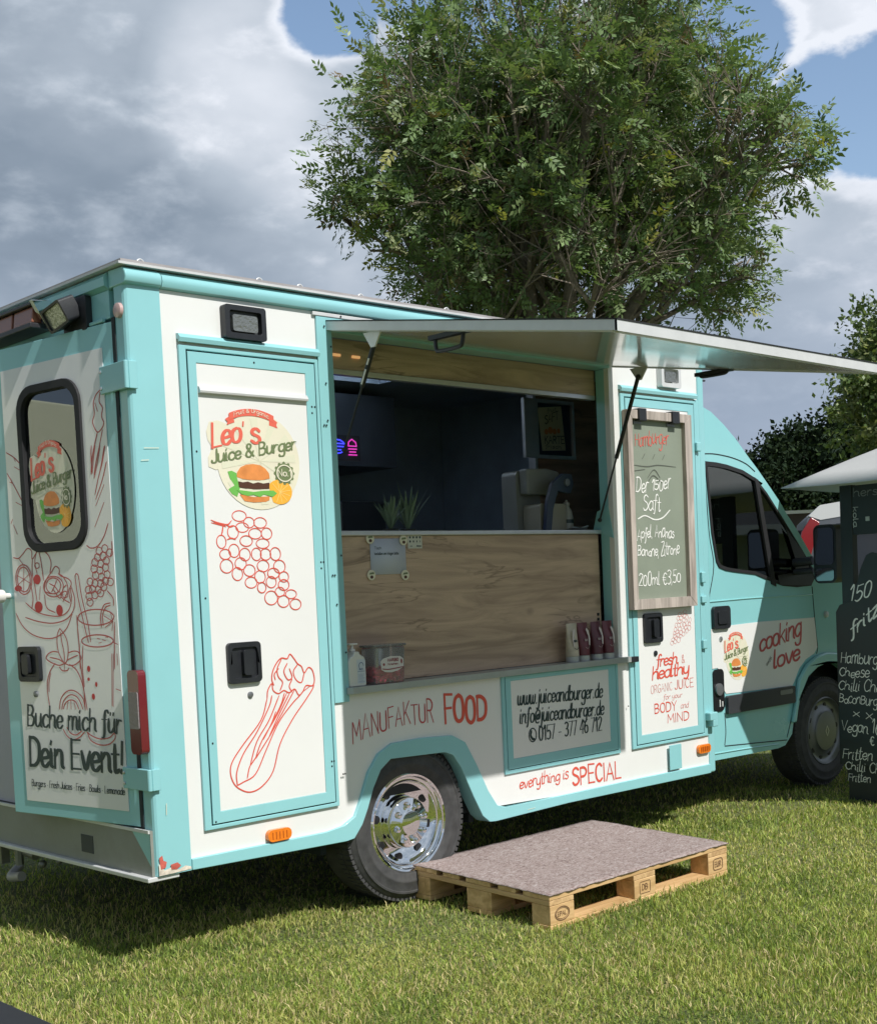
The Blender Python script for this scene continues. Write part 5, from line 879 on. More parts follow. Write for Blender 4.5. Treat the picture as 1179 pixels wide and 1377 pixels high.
def build_cab():
    T = TRUCK; Y = .098
    arch = [(4.44, .30), (4.52, .36), (4.56, .50), (4.60, .60), (4.68, .69), (4.80, .745), (4.92, .765), (5.04, .755), (5.17, .70), (5.26, .61), (5.32, .48), (5.36, .34)]
    roof = [(3.558, 2.305), (3.69, 2.292), (3.775, 2.267), (3.895, 2.203), (4.017, 2.124), (4.125, 2.038), (4.236, 1.955), (4.365, 1.851), (4.464, 1.769), (4.53, 1.703)]
    front = [(4.66, 1.590), (4.80, 1.45), (4.93, 1.335), (5.10, 1.29), (5.40, 1.18), (5.66, 1.02), (5.76, .88), (5.80, .62), (5.80, .36), (5.74, .31)]
    outline = [(3.558, .30), (4.36, .29)] + arch + front[::-1] + roof[::-1]
    win = [(3.694, 1.988), (3.80, 1.985), (3.901, 1.976), (4.066, 1.949), (4.20, 1.905), (4.317, 1.821), (4.487, 1.667), (4.70, 1.47), (4.80, 1.37), (4.825, 1.30), (4.783, 1.256), (4.62, 1.252), (4.465, 1.265), (4.288, 1.308), (4.167, 1.341), (3.95, 1.362), (3.867, 1.372), (3.80, 1.39), (3.772, 1.425), (3.734, 1.591)]
    s = MB(); s.plate(outline, [win], 'y', Y, Y + .03); side = obj('cab_side', s, TEAL2, T, bev=.006, segs=3)
    s = MB(); s.plate(outline, [win], 'y', 2.0, 2.03); obj('cab_far_side', s, TEAL2, T)
    # curved shell across: roof and bonnet (teal), windscreen (glass)
    def strip(name, line, m, inset=.0, y0=Y + .0305, y1=1.9995):
        q = MB(); n = len(line); ys = [y0, y0 + .05, (y0 + y1) / 2, y1 - .05, y1]; dz = [0, .018, .05, .018, 0]
        vs = [(x + d * .3, y, z + d) for (x, z) in line for y, d in zip(ys, dz)]; k = len(ys)
        q.add(vs, [(i * k + j, i * k + j + 1, (i + 1) * k + j + 1, (i + 1) * k + j) for i in range(n - 1) for j in range(k - 1)])
        o = obj(name, q, m, T); md = o.modifiers.new('thick', 'SOLIDIFY'); md.thickness = .012; md.offset = -1; return o
    strip('cab_roof', roof[:7], TEAL2); strip('windscreen', roof[6:] + front[:3], GLASS); strip('bonnet', front[2:7], TEAL2); strip('front_bumper', front[6:], DARK)
    c = MB(); c.box(3.56, 4.45, .14, 1.98, .34, .55); c.box(4.45, 5.7, .35, 1.75, .34, 1.0); c.box(3.56, 3.60, .14, 1.98, .55, 2.25); c.box(4.75, 5.05, .14, 1.98, 1.0, 1.26); obj('cab_interior', c, mat('cab_interior_dark', (.09, .095, .10), .7), T)
    for y0 in (.28, 1.25):
        c = MB(); c.box(3.62, 3.76, y0, y0 + .5, .8, 1.50); c.box(3.63, 3.73, y0 + .13, y0 + .37, 1.52, 1.70); c.box(3.64, 4.15, y0, y0 + .5, .7, .86); obj('cab_seat', c, mat('seat_grey', (.24, .25, .27), .8), T, bev=.03, segs=3)
    # window
    g = MB(); inner = [(4.20 + (a - 4.20) * .955 - .002, 1.62 + (b - 1.62) * .93) for a, b in win]; g.plate(win, [inner], 'y', Y - .006, Y + .034); wn = obj('window_rubber', g, RUBBER, T)
    g = MB(); g.plate([(4.20 + (a - 4.20) * .965 - .002, 1.62 + (b - 1.62) * .95) for a, b in win], [], 'y', Y + .006, Y + .010); obj('window_pane', g, GLASS, wn)
    g = MB(); g.plate([(4.185, 1.91), (4.225, 1.895), (4.385, 1.265), (4.335, 1.28)], [], 'y', Y - .008, Y + .005); obj('window_divider', g, RUBBER, wn)
    g = MB(); g.plate([(4.50, 1.62), (4.70, 1.46), (4.81, 1.30), (4.78, 1.258), (4.42, 1.272), (4.40, 1.33), (4.60, 1.345), (4.60, 1.43)], [], 'y', Y - .009, Y - .0065); obj('mirror_sail', g, DARK, wn, bev=.002)
    # white lower band, black rub strip, seams
    w = MB(); w.plate([(3.70, 1.045), (3.85, 1.056), (4.2, 1.062), (4.812, 1.058), (4.825, .97), (4.838, .87), (4.80, .835), (4.70, .805), (4.62, .755), (4.56, .68), (4.535, .655), (3.83, .668), (3.80, .70), (3.79, .80), (3.75, .822), (3.70, .82)], [], 'y', Y - .003, Y - .0003); band = obj('white_door_band', w, WHITE, T)
    f = Frame((0, Y - .003, 0), (1, 0, 0), (0, 0, 1), (0, -1, 0))
    logo(band, f, 3.955, .872, .118, .135, .0008)
    t = MB(); text(t, f, 'cooking', 4.185, .885, .105, width=.47, pen=.17, contrast=.35, slant=.12, rise=.15, sp=.3, grow=.25); obj('red_lettering', t, REDD, band); t = MB(); text(t, f, 'love', 4.33, .775, .105, width=.30, pen=.18, contrast=.35, slant=.12, rise=.12, sp=.3); obj('red_lettering', t, REDD, band)
    t = MB(); text(t, f, 'with', 4.255, .795, .03, width=.06, pen=.12, rise=.6); obj('thin_lettering', t, STEEL, band)
    t = MB(); t.plate(rrect(3.817, 4.535, .552, .655, .012), [], 'y', Y - .024, Y - .001); k = obj('rub_strip', t, mat('strip_black', (.04, .042, .048), .5, var=.1), T, bev=.008, segs=3)
    t = MB(); t.plate(rrect(4.36, 4.50, .612, .64, .012), [], 'y', Y - .027, Y - .0245); obj('strip_badge', t, STEEL, k)
    t = MB(); t.plate(rrect(3.700, 3.805, .575, .815, .03), [], 'y', Y - .008, Y - .001); k = obj('fuel_recess', t, mat('vent_black', (.008, .008, .01), .5), T)
    t = MB(); t.lathe([(.035, 0), (.035, -.012), (.012, -.014)], (3.745, Y - .008, .70), 'y', 18); obj('fuel_cap', t, STEEL, k)
    t = MB(); t.box(3.75, 3.757, Y - .012, Y - .008, .60, .64); t.box(3.775, 3.782, Y - .012, Y - .008, .60, .63); obj('recess_clip', t, WHITE, k)
    t = MB(); t.plate(rrect(3.708, 3.873, 1.042, 1.172, .025), [], 'y', Y - .022, Y - .001); k = obj('cab_door_handle', t, DARK, T, bev=.010, segs=3)
    t = MB(); t.plate(rrect(3.74, 3.84, 1.07, 1.145, .015), [], 'y', Y - .030, Y - .0225); obj('handle_grip', t, DARK, k, bev=.006)
    t = MB(); t.lathe([(.016, 0), (.014, -.008), (.0, -.01)], (3.79, Y - .001, .985), 'y', 14); obj('door_lock', t, ALU, T)
    for l in ([(3.685, 2.03), (3.80, 2.032), (3.963, 2.018), (4.105, 1.988), (4.20, 1.945)], [(3.69, 2.0), (3.715, 1.60), (3.75, 1.40), (3.69, 1.2), (3.687, 1.0), (3.69, .82)], [(3.81, .56), (3.815, .45), (3.80, .375)], [(3.80, .37), (4.1, .352), (4.46, .33)], [(4.80, 1.25), (4.815, 1.1), (4.832, .95), (4.845, .87), (4.83, .83)], [(4.46, .345), (4.54, .50)]):
        seam = MB(); seam.tube(curve([(a, Y - .0004, b) for a, b in l], 5), .0032, 6); obj('panel_seam', seam, GAP, T)
    for l in ([(3.69, 1.20), (4.2, 1.205), (4.80, 1.20)], [(3.56, .34), (4.0, .33), (4.36, .315)]): seam = MB(); seam.tube(curve([(a, Y - .0008, b) for a, b in l], 5), .005, 6); obj('body_crease', seam, TEAL2, T)
    t = MB(); out = [(4.50, .43), (4.545, .56), (4.585, .69), (4.682, .775), (4.80, .818), (4.92, .832), (5.06, .82), (5.20, .765), (5.31, .66), (5.37, .50), (5.40, .36)]
    t.plate(out + [(5.36, .34), (5.32, .48), (5.26, .61), (5.17, .70), (5.04, .755), (4.92, .765), (4.80, .745), (4.68, .69), (4.60, .60), (4.56, .50), (4.54, .43)], [], 'y', Y - .028, Y - .001); obj('wheel_arch_flare', t, TEAL2, T, bev=.012, segs=3)
    t = MB(); t.box(4.46, 5.42, .40, .43, .30, .80); obj('inner_wheel_arch', t, GAP, T)
    t = MB(); t.lathe([(.022, 0), (.018, -.014), (.0, -.018)], (4.95, Y - .001, 1.07), 'y', 16); obj('side_repeater', t, mat('clear_lens', (.55, .6, .58), .15), T)
    # mirror
    m_ = MB(); m_.tube([(4.58, Y - .01, 1.40), (4.60, -.03, 1.41)], .028, 10); m_.tube([(4.58, Y - .01, 1.345), (4.60, -.03, 1.35)], .02, 10); m_.plate(rrect(-.20, -.05, 1.27, 1.62, .04), [], 'x', 4.575, 4.70); M_ = obj('door_mirror', m_, DARK, T, bev=.022, segs=3)
    m_ = MB(); m_.plate(rrect(-.185, -.065, 1.38, 1.60, .025), [], 'x', 4.568, 4.5745); obj('mirror_glass', m_, mat('dark_mirror', (.22, .24, .26), .06, metal=1.0), M_)
    m_ = MB(); m_.plate(rrect(-.185, -.065, 1.285, 1.36, .02), [], 'x', 4.568, 4.5745); obj('wide_mirror_glass', m_, mat('dark_mirror', (.22, .24, .26), .06, metal=1.0), M_)
    t = MB(); t.tube([(3.57, .2, 2.44), (3.80, .15, 2.45)], .006, 6); obj('roof_aerial', t, DARK, T)
build_truck_body(); build_doors(); build_hatch(); build_rear(); build_wheels(); build_cab()

# =================================================================== THINGS ROUND THE TRUCK
def neon():
    r = thing('neon_sign', 'small glowing blue and pink burger sign inside the dark hatch', 'neon sign', (1.83, 1.95, 2.30))
    f = Frame((1.78, .992, 2.085), (1, 0, 0), (0, 0, 1), (0, -1, 0)); r.location = (1.83, .992, 2.085)
    bl = mat('neon_blue', (.02, .02, .3), .4, emit=(.05, .06, 1.0), estr=1.5); pk = mat('neon_pink', (.3, .02, .2), .4, emit=(.85, .05, .55), estr=.8)
    def tb(l, closed=True): 
        m = MB(); m.tube([f(a, b, 0) for a, b in l] + ([f(*l[0], 0)] if closed else []), .0035, 6); return m
    b = MB(); b.box(1.72, 1.94, 1.0, 1.01, 2.02, 2.15); obj('backing_board', b, mat('neon_board', (.03, .03, .04), .3), r)
    obj('blue_outline', tb([(.055 * cos(q * pi / 8) - .0, .035 * sin(q * pi / 8) + .005) for q in range(16)]), bl, r)
    m = MB()
    for z in (-.012, .005, .02): m.tube([f(-.045, z, 0), f(.045, z, 0)], .0035, 6)
    obj('blue_filling', m, bl, r)
    obj('pink_bun', tb([(.075, .01), (.078, .03), (.10, .045), (.125, .03), (.13, .01)]), pk, r)
    m = MB()
    for a, z in ((0, -.005), (.006, -.02), (0, -.035)): m.tube([f(.075 + a, z, 0), f(.13 - a, z, 0)], .0035, 6)
    obj('pink_layers', m, pk, r)
neon()
def interior_things():
    # framed poster
    r = thing('framed_poster', 'framed juice poster hanging tilted on the inner wood wall of the truck', 'poster', (3.10, .66, 2.2))
    a = MB(); a.plate([(2.8491, 2.04), (3.2712, 2.04), (3.2712, 2.3655), (2.8491, 2.3655)], [[(2.9624, 2.0586), (2.9624, 2.3469), (3.2539, 2.3469), (3.2539, 2.0586)]], 'y', .672, .694); obj('frame', a, ALU, r, bev=.002)
    a = MB(); a.box(2.9624, 3.2539, .689, .694, 2.0586, 2.3469); obj('backing', a, mat('poster_navy', (.01, .02, .05), .4), r)
    f = Frame((0, .687, 0), (1, 0, 0), (0, 0, 1), (0, -1, 0)); P = [(3.0016, 2.0818), (3.2017, 2.0911), (3.1755, 2.3376), (2.9754, 2.319)]
    a = MB(); poly(a, f, P, 0); obj('poster_sheet', a, mat('poster_cream', (.42, .42, .30), .6), r)
    a = MB(); text(a, f, 'SAFT', 3.032, 2.2306, .045, width=.12, pen=.14, rise=.3); text(a, f, 'KARTE', 3.0233, 2.1237, .04, width=.17, pen=.2, rise=.04); text(a, f, 'fruit', 3.0537, 2.2957, .02, width=.08, pen=.12, rise=.2); text(a, f, 'frisch', 3.0276, 2.0986, .02, width=.14, pen=.15); obj('poster_lettering', a, INK, r)
    a = MB(); 
    for c in ((3.0407, 2.1888, .016), (3.0755, 2.1981, .020), (3.1103, 2.1934, .017), (3.1451, 2.1981, .014)): disc(a, f, c[0], c[1], c[2], c[2], .001, 12)
    obj('poster_fruit', a, mat('poster_orange', (.45, .17, .06), .6), r)
    # citrus press on the counter
    r = thing('citrus_press', 'pale upright citrus press with dark lever on the counter inside the hatch', 'juicer', (2.55, .35, 1.606))
    body = mat('press_grey', (.20, .21, .20), .35, var=.05); 
    a = MB(); a.plate(rrect(2.42, 2.60, 1.607, 1.925, .03), [], 'y', .36, .46); obj('column', a, body, r, bev=.015, segs=3)
    a = MB(); a.plate(rrect(2.46, 2.66, 1.607, 1.75, .02), [], 'y', .24, .355); obj('juice_housing', a, mat('press_cream', (.30, .285, .23), .4), r, bev=.012)
    a = MB(); a.plate([(2.44, 1.80), (2.68, 1.80), (2.69, 1.92), (2.60, 1.935), (2.44, 1.93)], [], 'y', .30, .359); obj('head', a, body, r, bev=.01)
    a = MB(); a.plate([(2.455, 1.61), (2.50, 1.61), (2.52, 1.72), (2.56, 1.81), (2.66, 1.80), (2.685, 1.85), (2.67, 1.90), (2.60, 1.90), (2.52, 1.85), (2.48, 1.76)], [], 'y', .20, .225); obj('lever', a, mat('lever_navy', (.03, .045, .08), .35), r, bev=.005)
    a = MB(); a.lathe([(.02, 0), (.018, -.01), (0, -.012)], (2.625, .20, 1.855), 'y', 14); obj('lever_hub', a, STEEL, r)
    # bottle
    r = thing('squeeze_bottle', 'small grey squeeze bottle beside the citrus press on the counter', 'bottle', (2.70, .27, 1.606))
    a = MB(); a.lathe([(.032, 0), (.034, .02), (.033, .07), (.026, .11), (.016, .125), (.016, .135)], (2.70, .27, 1.607), 'z', 20); obj('bottle_body', a, mat('bottle_grey', (.36, .37, .35), .35), r)
    a = MB(); a.lathe([(.018, .136), (.018, .15), (.006, .158), (.005, .165)], (2.70, .27, 1.607), 'z', 14); obj('cap', a, mat('bottle_cap', (.4, .38, .34), .4), r)
    a = MB(); a.lathe([(.0342, .045), (.0346, .047), (.0346, .062), (.0342, .064)], (2.70, .27, 1.607), 'z', 20); obj('label_band', a, INK, r)
    # dish
    r = thing('metal_dish', 'shallow dark dish with tongs at the right end of the counter', 'dish', (2.66, .18, 1.606))
    a = MB(); a.lathe([(.03, 0), (.045, .008), (.05, .014), (.044, .012), (.0, .006)], (2.655, .16, 1.607), 'z', 20); obj('dish_bowl', a, STEEL, r)
    a = MB(); a.tube([(2.60, .15, 1.625), (2.66, .15, 1.618), (2.71, .14, 1.63)], .004, 6); obj('tongs', a, ALU, r)
    # two little plants
    for k, (x, y, lb, hh) in enumerate(((1.50, .30, 'spiky grey green potted plant on the counter, left one of the pair', .14), (1.625, .32, 'taller spiky potted plant on the counter, right one of the pair', .19))):
        r = thing('potted_plant', lb, 'plant', (x, y, 1.606), 'small potted plants on the counter'); rnd = random.Random(k + 3); hh *= 1.35
        a = MB(); a.lathe([(.028, 0), (.038, .02), (.036, .021), (.0, .018)], (x, y, 1.607), 'z', 16); obj('pot', a, mat('pot_dark', (.05, .055, .05), .6), r)
        for j in range(34):
            q = rnd.uniform(0, 2 * pi); t = rnd.uniform(.15, .75); h = hh * rnd.uniform(.55, 1); a = MB(); c = Vector((x, y, 1.62)); d = Vector((cos(q) * t, sin(q) * t, 1)).normalized(); s = d.cross(Vector((-sin(q), cos(q), .2))).normalized() if False else Vector((-sin(q), cos(q), 0))
            e = c + d * h + Vector((0, 0, -h * t * .15)); m = c.lerp(e, .5) + Vector((0, 0, .012)); a.add([c - s * .004, c + s * .004, m + s * .008, e, m - s * .008, m + Vector((0, 0, .002))], [(0, 1, 2, 5), (0, 5, 4), (5, 2, 3), (5, 3, 4)]); obj('leaf', a, mat('aloe_green', (.20, .28, .17), .5, var=.2), r, smooth=0)
    r = thing('card_holder', 'small white card standing at the left end of the counter', 'card', (.98, .14, 1.606)); a = MB(); a.box(.965, 1.0, .13, .134, 1.607, 1.64); obj('card', a, WHITE, r); a = MB(); a.box(.965, 1.0, .125, .145, 1.6065, 1.611); obj('foot', a, STEEL, r)
interior_things()

def counter_things():
    f = Frame((0, .086, 0), (1, 0, 0), (0, 0, 1), (0, -1, 0))
    r = thing('paper_notice', 'pale blue paper notice held by four round magnets on the wooden counter front', 'notice', (1.285, .085, 1.49))
    a = MB(); a.add([f(1.183, 1.573, .0015), f(1.388, 1.573, .0015), f(1.386, 1.418, .003), f(1.181, 1.418, .003)], [(0, 1, 2, 3)]); o = obj('paper_sheet', a, mat('paper_blue', (.56, .60, .72), .8), r); md = o.modifiers.new('t', 'SOLIDIFY'); md.thickness = .0006
    a = MB(); text(a, f, 'Tisch', 1.205, 1.527, .012, width=.042, pen=.13, off=.0035); text(a, f, 'bestellen am Wagen bitte', 1.205, 1.503, .012, width=.14, pen=.15, off=.0035); obj('typed_line', a, INK, r)
    M0 = None
    for i, (x, z, lb) in enumerate(((1.181, 1.573, 'round cream magnet on the top left corner of the notice'), (1.374, 1.565, 'round cream magnet on the top right corner of the notice'), (1.179, 1.417, 'round cream magnet on the bottom left corner of the notice'), (1.375, 1.412, 'round cream magnet on the bottom right corner of the notice'))):
        if M0 is None:
            M0 = thing('fridge_magnet', lb, 'magnet', (x, .082, z), 'round magnets holding the notice'); a = MB(); a.lathe([(.0225, 0), (.0225, -.004), (.0, -.0045)], (x, .082, z), 'y', 20); obj('magnet_disc', a, CREAM, M0)
            g = Frame((x, .077, z), (1, 0, 0), (0, 0, 1), (0, -1, 0)); a = MB(); poly(a, g, [(-.014, .002), (.014, .004), (.012, .012), (-.01, .010)], .0005); obj('magnet_lettering', a, OLIVE, M0); a = MB(); disc(a, g, .0, -.009, .009, .007, .0005, 10); obj('magnet_picture', a, mat('patty_brown', (.09, .035, .02), .5), M0)
        else: copy_tree(M0, (x, .082, z), lb)
    r = thing('allergen_sticker', 'small square sticker of tiny icons right of the paper notice', 'sticker', (1.447, .085, 1.558)); a = MB(); a.box(1.405, 1.49, .0845, .0858, 1.528, 1.589); obj('sticker_sheet', a, mat('sticker_white', (.62, .62, .56), .6), r)
    a = MB(); g = Frame((0, .0845, 0), (1, 0, 0), (0, 0, 1), (0, -1, 0))
    for i in range(4):
        for j in range(2): disc(a, g, 1.418 + i * .02, 1.577 - j * .018, .0055 - .0012 * i * j, .0055, .0006, 8)
    text(a, g, 'info', 1.415, 1.536, .006, width=.015, pen=.2); text(a, g, 'allergene', 1.455, 1.536, .007, width=.028, pen=.2); obj('icon_print', a, INK, r)
    # soap dispenser
    x, y, z = .995, .012, .9545
    r = thing('soap_dispenser', 'white pump soap bottle at the left end of the serving shelf', 'bottle', (x, y, z))
    a = MB(); sh = [(-.042, 0), (.042, 0), (.046, .006), (.046, .105), (.038, .122), (.016, .134), (.014, .145), (-.014, .145), (-.016, .134), (-.038, .122), (-.046, .105), (-.046, .006)]; a.plate([(x + p[0], z + p[1]) for p in sh], [], 'y', y - .03, y + .03); obj('bottle_body', a, mat('soap_white', (.68, .68, .63), .35), r, bev=.009, segs=3)
    a = MB(); a.lathe([(.013, .1455), (.013, .155), (.006, .158), (.005, .172)], (x, y, z), 'z', 14); a.box(x - .022, x + .022, y - .012, y + .012, z + .1725, z + .180); obj('pump', a, mat('soap_pump', (.74, .72, .68), .35), r, bev=.002)
    g = Frame((x, y - .0302, z), (1, 0, 0), (0, 0, 1), (0, -1, 0)); a = MB(); poly(a, g, [(-.004, .012), (.04, .012), (.04, .112), (-.004, .112)], .0006); obj('label_sheet', a, mat('label_pale', (.58, .64, .68), .5), r)
    a = MB(); ribbon(a, g, [(.018 + .012 * cos(q * .6), .085 + .014 * sin(q * .6)) for q in range(9)], .003, .001); text(a, g, 'soft', .006, .068, .008, width=.022, pen=.2, off=.001); 
    for k, zz in enumerate((.062,)): ribbon(a, g, [(.0, zz), (.036, zz)], .003, .001, smooth=False)
    for k, zz in enumerate((.05, .045, .04, .035, .03, .022, .018)): ribbon(a, g, [(.002, zz), (.034 - .004 * (k % 3), zz)], .0012, .001, smooth=False)
    obj('label_print', a, mat('label_blue', (.10, .16, .30), .5), r)
    # tub of sweets
    x, y = 1.165, .012
    r = thing('sweets_tub', 'clear tub of red sweets beside the soap bottle on the shelf', 'tub', (x, y, z))
    a = MB(); prof = [(-.083, 0), (.078, 0), (.088, .155), (-.088, .155)]; a.plate([(x + p[0], z + p[1]) for p in prof], [], 'y', y - .045, y + .045); obj('tub', a, CLEAR, r, bev=.008)
    a = MB(); a.plate([(x - .092, z + .1555), (x + .092, z + .1555), (x + .092, z + .166), (x - .092, z + .166)], [], 'y', y - .05, y + .05); obj('lid', a, CLEAR, r, bev=.004)
    rnd = random.Random(2); sw = mat('sweet_red', (.90, .10, .17), .3, var=.2, vscale=60, coat=.4)
    for k in range(54):
        a = MB(); c = (x + rnd.uniform(-.068, .068), y + rnd.uniform(-.032, .032), z + .012 + rnd.uniform(0, .045)); v = Vector((rnd.gauss(0, 1), rnd.gauss(0, 1), rnd.gauss(0, .7))).normalized() * .016; a.tube([Vector(c) - v, Vector(c), Vector(c) + v], [.007, .010, .007], 7); obj('sweet', a, sw, r)
    g = Frame((x, y - .0465, z), (1, 0, 0), (0, 0, 1), (0, -1, 0)); a = MB(); poly(a, g, curve2 := [(-.055, .06), (-.058, .095), (-.045, .107), (.0, .115), (.055, .112), (.072, .10), (.072, .066), (.04, .052), (.0, .046), (-.035, .05)], .001); obj('tub_label', a, mat('tub_label_white', (.66, .63, .60), .5), r)
    a = MB(); text(a, g, 'HARIBO', -.018, .093, .012, width=.062, pen=.26, off=.0018); text(a, g, 'Kirschen', -.018, .078, .008, width=.058, pen=.24, off=.0018); ribbon(a, g, [(-.05, .064), (-.01, .060), (.07, .066)], .004, .0018); disc(a, g, -.04, .082, .006, .006, .0018, 8); disc(a, g, .06, .09, .005, .011, .0018, 8); obj('tub_print', a, mat('tub_print_red', (.28, .05, .06), .5), r)
    # sauce tubes standing on their caps
    T0 = None
    cols = [('cream', (.52, .46, .36)), ('maroon', (.13, .028, .038)), ('dark', (.10, .025, .035)), ('maroon', (.13, .028, .038))]
    spots = [(2.405, 'cream coloured sauce tube, leftmost of the four on the shelf'), (2.487, 'maroon sauce tube next to the cream coloured one'), (2.590, 'dark maroon sauce tube third from the left on the shelf'), (2.680, 'maroon sauce tube nearest the right end of the shelf')]
    for i, ((x, lb), (nm, c)) in enumerate(zip(spots, cols)):
        y = .018; r = thing('sauce_tube', lb, 'sauce tube', (x, y, z), 'sauce tubes standing on their caps')
        cap = MB(); cap.lathe([(.030, 0), (.032, .004), (.032, .026), (.030, .028)], (x, y, z), 'z', 20); obj('cap', cap, mat('tube_cap', (.50, .52, .52), .35, metal=.2), r)
        b = MB(); n = 20; vs = []; hs = [.0285, .06, .11, .165, .19]; 
        for h, kx, ky in zip(hs, (1, 1.0, 1.06, 1.12, 1.14), (1, .95, .7, .25, .05)):
            for k in range(n): q = 2 * pi * k / n; vs.append((x + .034 * kx * cos(q), y + .034 * ky * sin(q), z + h))
        b.add(vs, [(a * n + k, a * n + (k + 1) % n, (a + 1) * n + (k + 1) % n, (a + 1) * n + k) for a in range(4) for k in range(n)] + [tuple(range(n)), tuple(range(4 * n, 5 * n))]); obj('tube_body', b, mat('tube_' + nm, c, .32, var=.12, vscale=40), r)
        g = Frame((x, y - .034, z), (1, 0, 0), (0, 0, 1), (0, -1, 0)); a = MB(); g2 = Frame((x, y - .0345, z), (1, 0, 0), (0, .10, .995), (0, -1, 0))
        sg = (-1, 1, 1, 1)[i]; poly(a, g2, [(.004 * sg, .165), (.02 * sg, .15), (.026 * sg, .11), (.02 * sg, .075), (.012 * sg, .08), (.015 * sg, .12), (.0, .155)], .004); obj('tube_stripe', a, mat('tube_white', (.62, .56, .55), .4), r)
        a = MB(); ribbon(a, g2, [(-.018, .07), (-.002, .062), (.014, .072)], .003, .005); text(a, g2, 'sauce', -.018, .10, .014, width=.024, pen=.2, off=.005); obj('tube_print', a, INK if nm == 'cream' else mat('tube_print_grey', (.35, .28, .28), .4), r)
counter_things()

def chalkboard():
    r = thing('chalkboard', 'green chalkboard in a weathered wooden frame hanging on the front side door', 'chalkboard', (3.10, -.05, 1.19))
    x0, x1, z0, z1 = 2.822, 3.372, 1.190, 2.208; i0, i1, j0, j1 = 2.862, 3.312, 1.242, 2.162
    y0, y1 = -.052, -.016
    for name, P in (('frame_rail', [(x0, z1), (i0, j1), (i1, j1), (x1, z1)]), ('frame_rail', [(x0, z0), (x1, z0), (i1, j0), (i0, j0)]), ('frame_stile', [(x0, z0), (i0, j0), (i0, j1), (x0, z1)]), ('frame_stile', [(x1, z0), (x1, z1), (i1, j1), (i1, j0)])):
        a = MB(); a.plate(P, [], 'y', y0, y1); obj(name, a, GREYW, r, bev=.003)
    a = MB(); a.box(i0 - .004, i1 + .004, -.026, -.018, j0 - .004, j1 + .004); obj('board', a, mat('board_green', (.25, .285, .225), .6, var=.07, vscale=4, dirt=.25, dirtcol=(.32, .34, .29), bump=.06, bscale=5), r)
    for xx in (2.905, 3.19):
        a = MB(); a.box(xx, xx + .062, y0 - .012, -.014, z1 - .055, z1 + .008); obj('clamp', a, DARK, r, bev=.003)
        a = MB(); a.box(xx - .01, xx + .055, -.032, -.0265, j1 - .022, j1 - .002); obj('clamp_jaw', a, STEEL, r, bev=.002)
    f = Frame((0, -.0262, 0), (1, 0, 0), (0, 0, 1), (0, -1, 0)); m = MB()
    text(m, f, 'Hamburger', 2.905, 2.03, .066, width=.29, pen=.085, slant=.1, rise=.07, jit=.25, sp=.5, seed=3, taper=True); obj('red_chalk_writing', m, CHALKR, r)
    m = MB(); text(m, f, 'Der 150er', 2.90, 1.79, .068, width=.30, pen=.10, slant=.12, rise=.07, jit=.25, sp=.7, seed=5); text(m, f, 'Saft', 2.955, 1.695, .068, width=.15, pen=.10, slant=.12, rise=.04, jit=.2, sp=.5, seed=6)
    obj('white_chalk_writing', m, CHALK, r); m = MB(); ribbon(m, f, [(2.91, 1.655), (2.97, 1.672), (3.05, 1.652), (3.12, 1.662), (3.185, 1.702)], .007); obj('chalk_flourish', m, CHALK, r); m = MB(); text(m, f, 'Apfel, Ananas', 2.895, 1.55, .060, width=.32, pen=.10, slant=.1, rise=.04, jit=.25, sp=.5, seed=7); text(m, f, 'Banane, Zitrone', 2.895, 1.462, .060, width=.36, pen=.10, slant=.1, rise=.02, jit=.25, sp=.5, seed=8); text(m, f, '200ml €3,50', 2.895, 1.315, .062, width=.365, pen=.10, slant=.1, rise=.0, jit=.22, sp=.6, seed=9)
    obj('white_chalk_writing', m, CHALK, r)
    m = MB()
    for k in range(3): ribbon(m, f, [(2.965 + .085 * k, 1.965), (2.985 + .085 * k, 1.99)], .005)
    for l in ([(2.89, 1.93), (3.0, 1.925), (3.1, 1.935), (3.25, 1.93)], [(3.0, 1.865), (3.06, 1.91), (3.11, 1.87)], [(2.99, 1.83), (3.05, 1.88), (3.12, 1.845)], [(2.89, 1.90), (2.98, 1.91)]): ribbon(m, f, l, .006, taper=True)
    obj('smudged_chalk', m, mat('chalk_smudge', (.10, .11, .09), .8), r)
chalkboard()

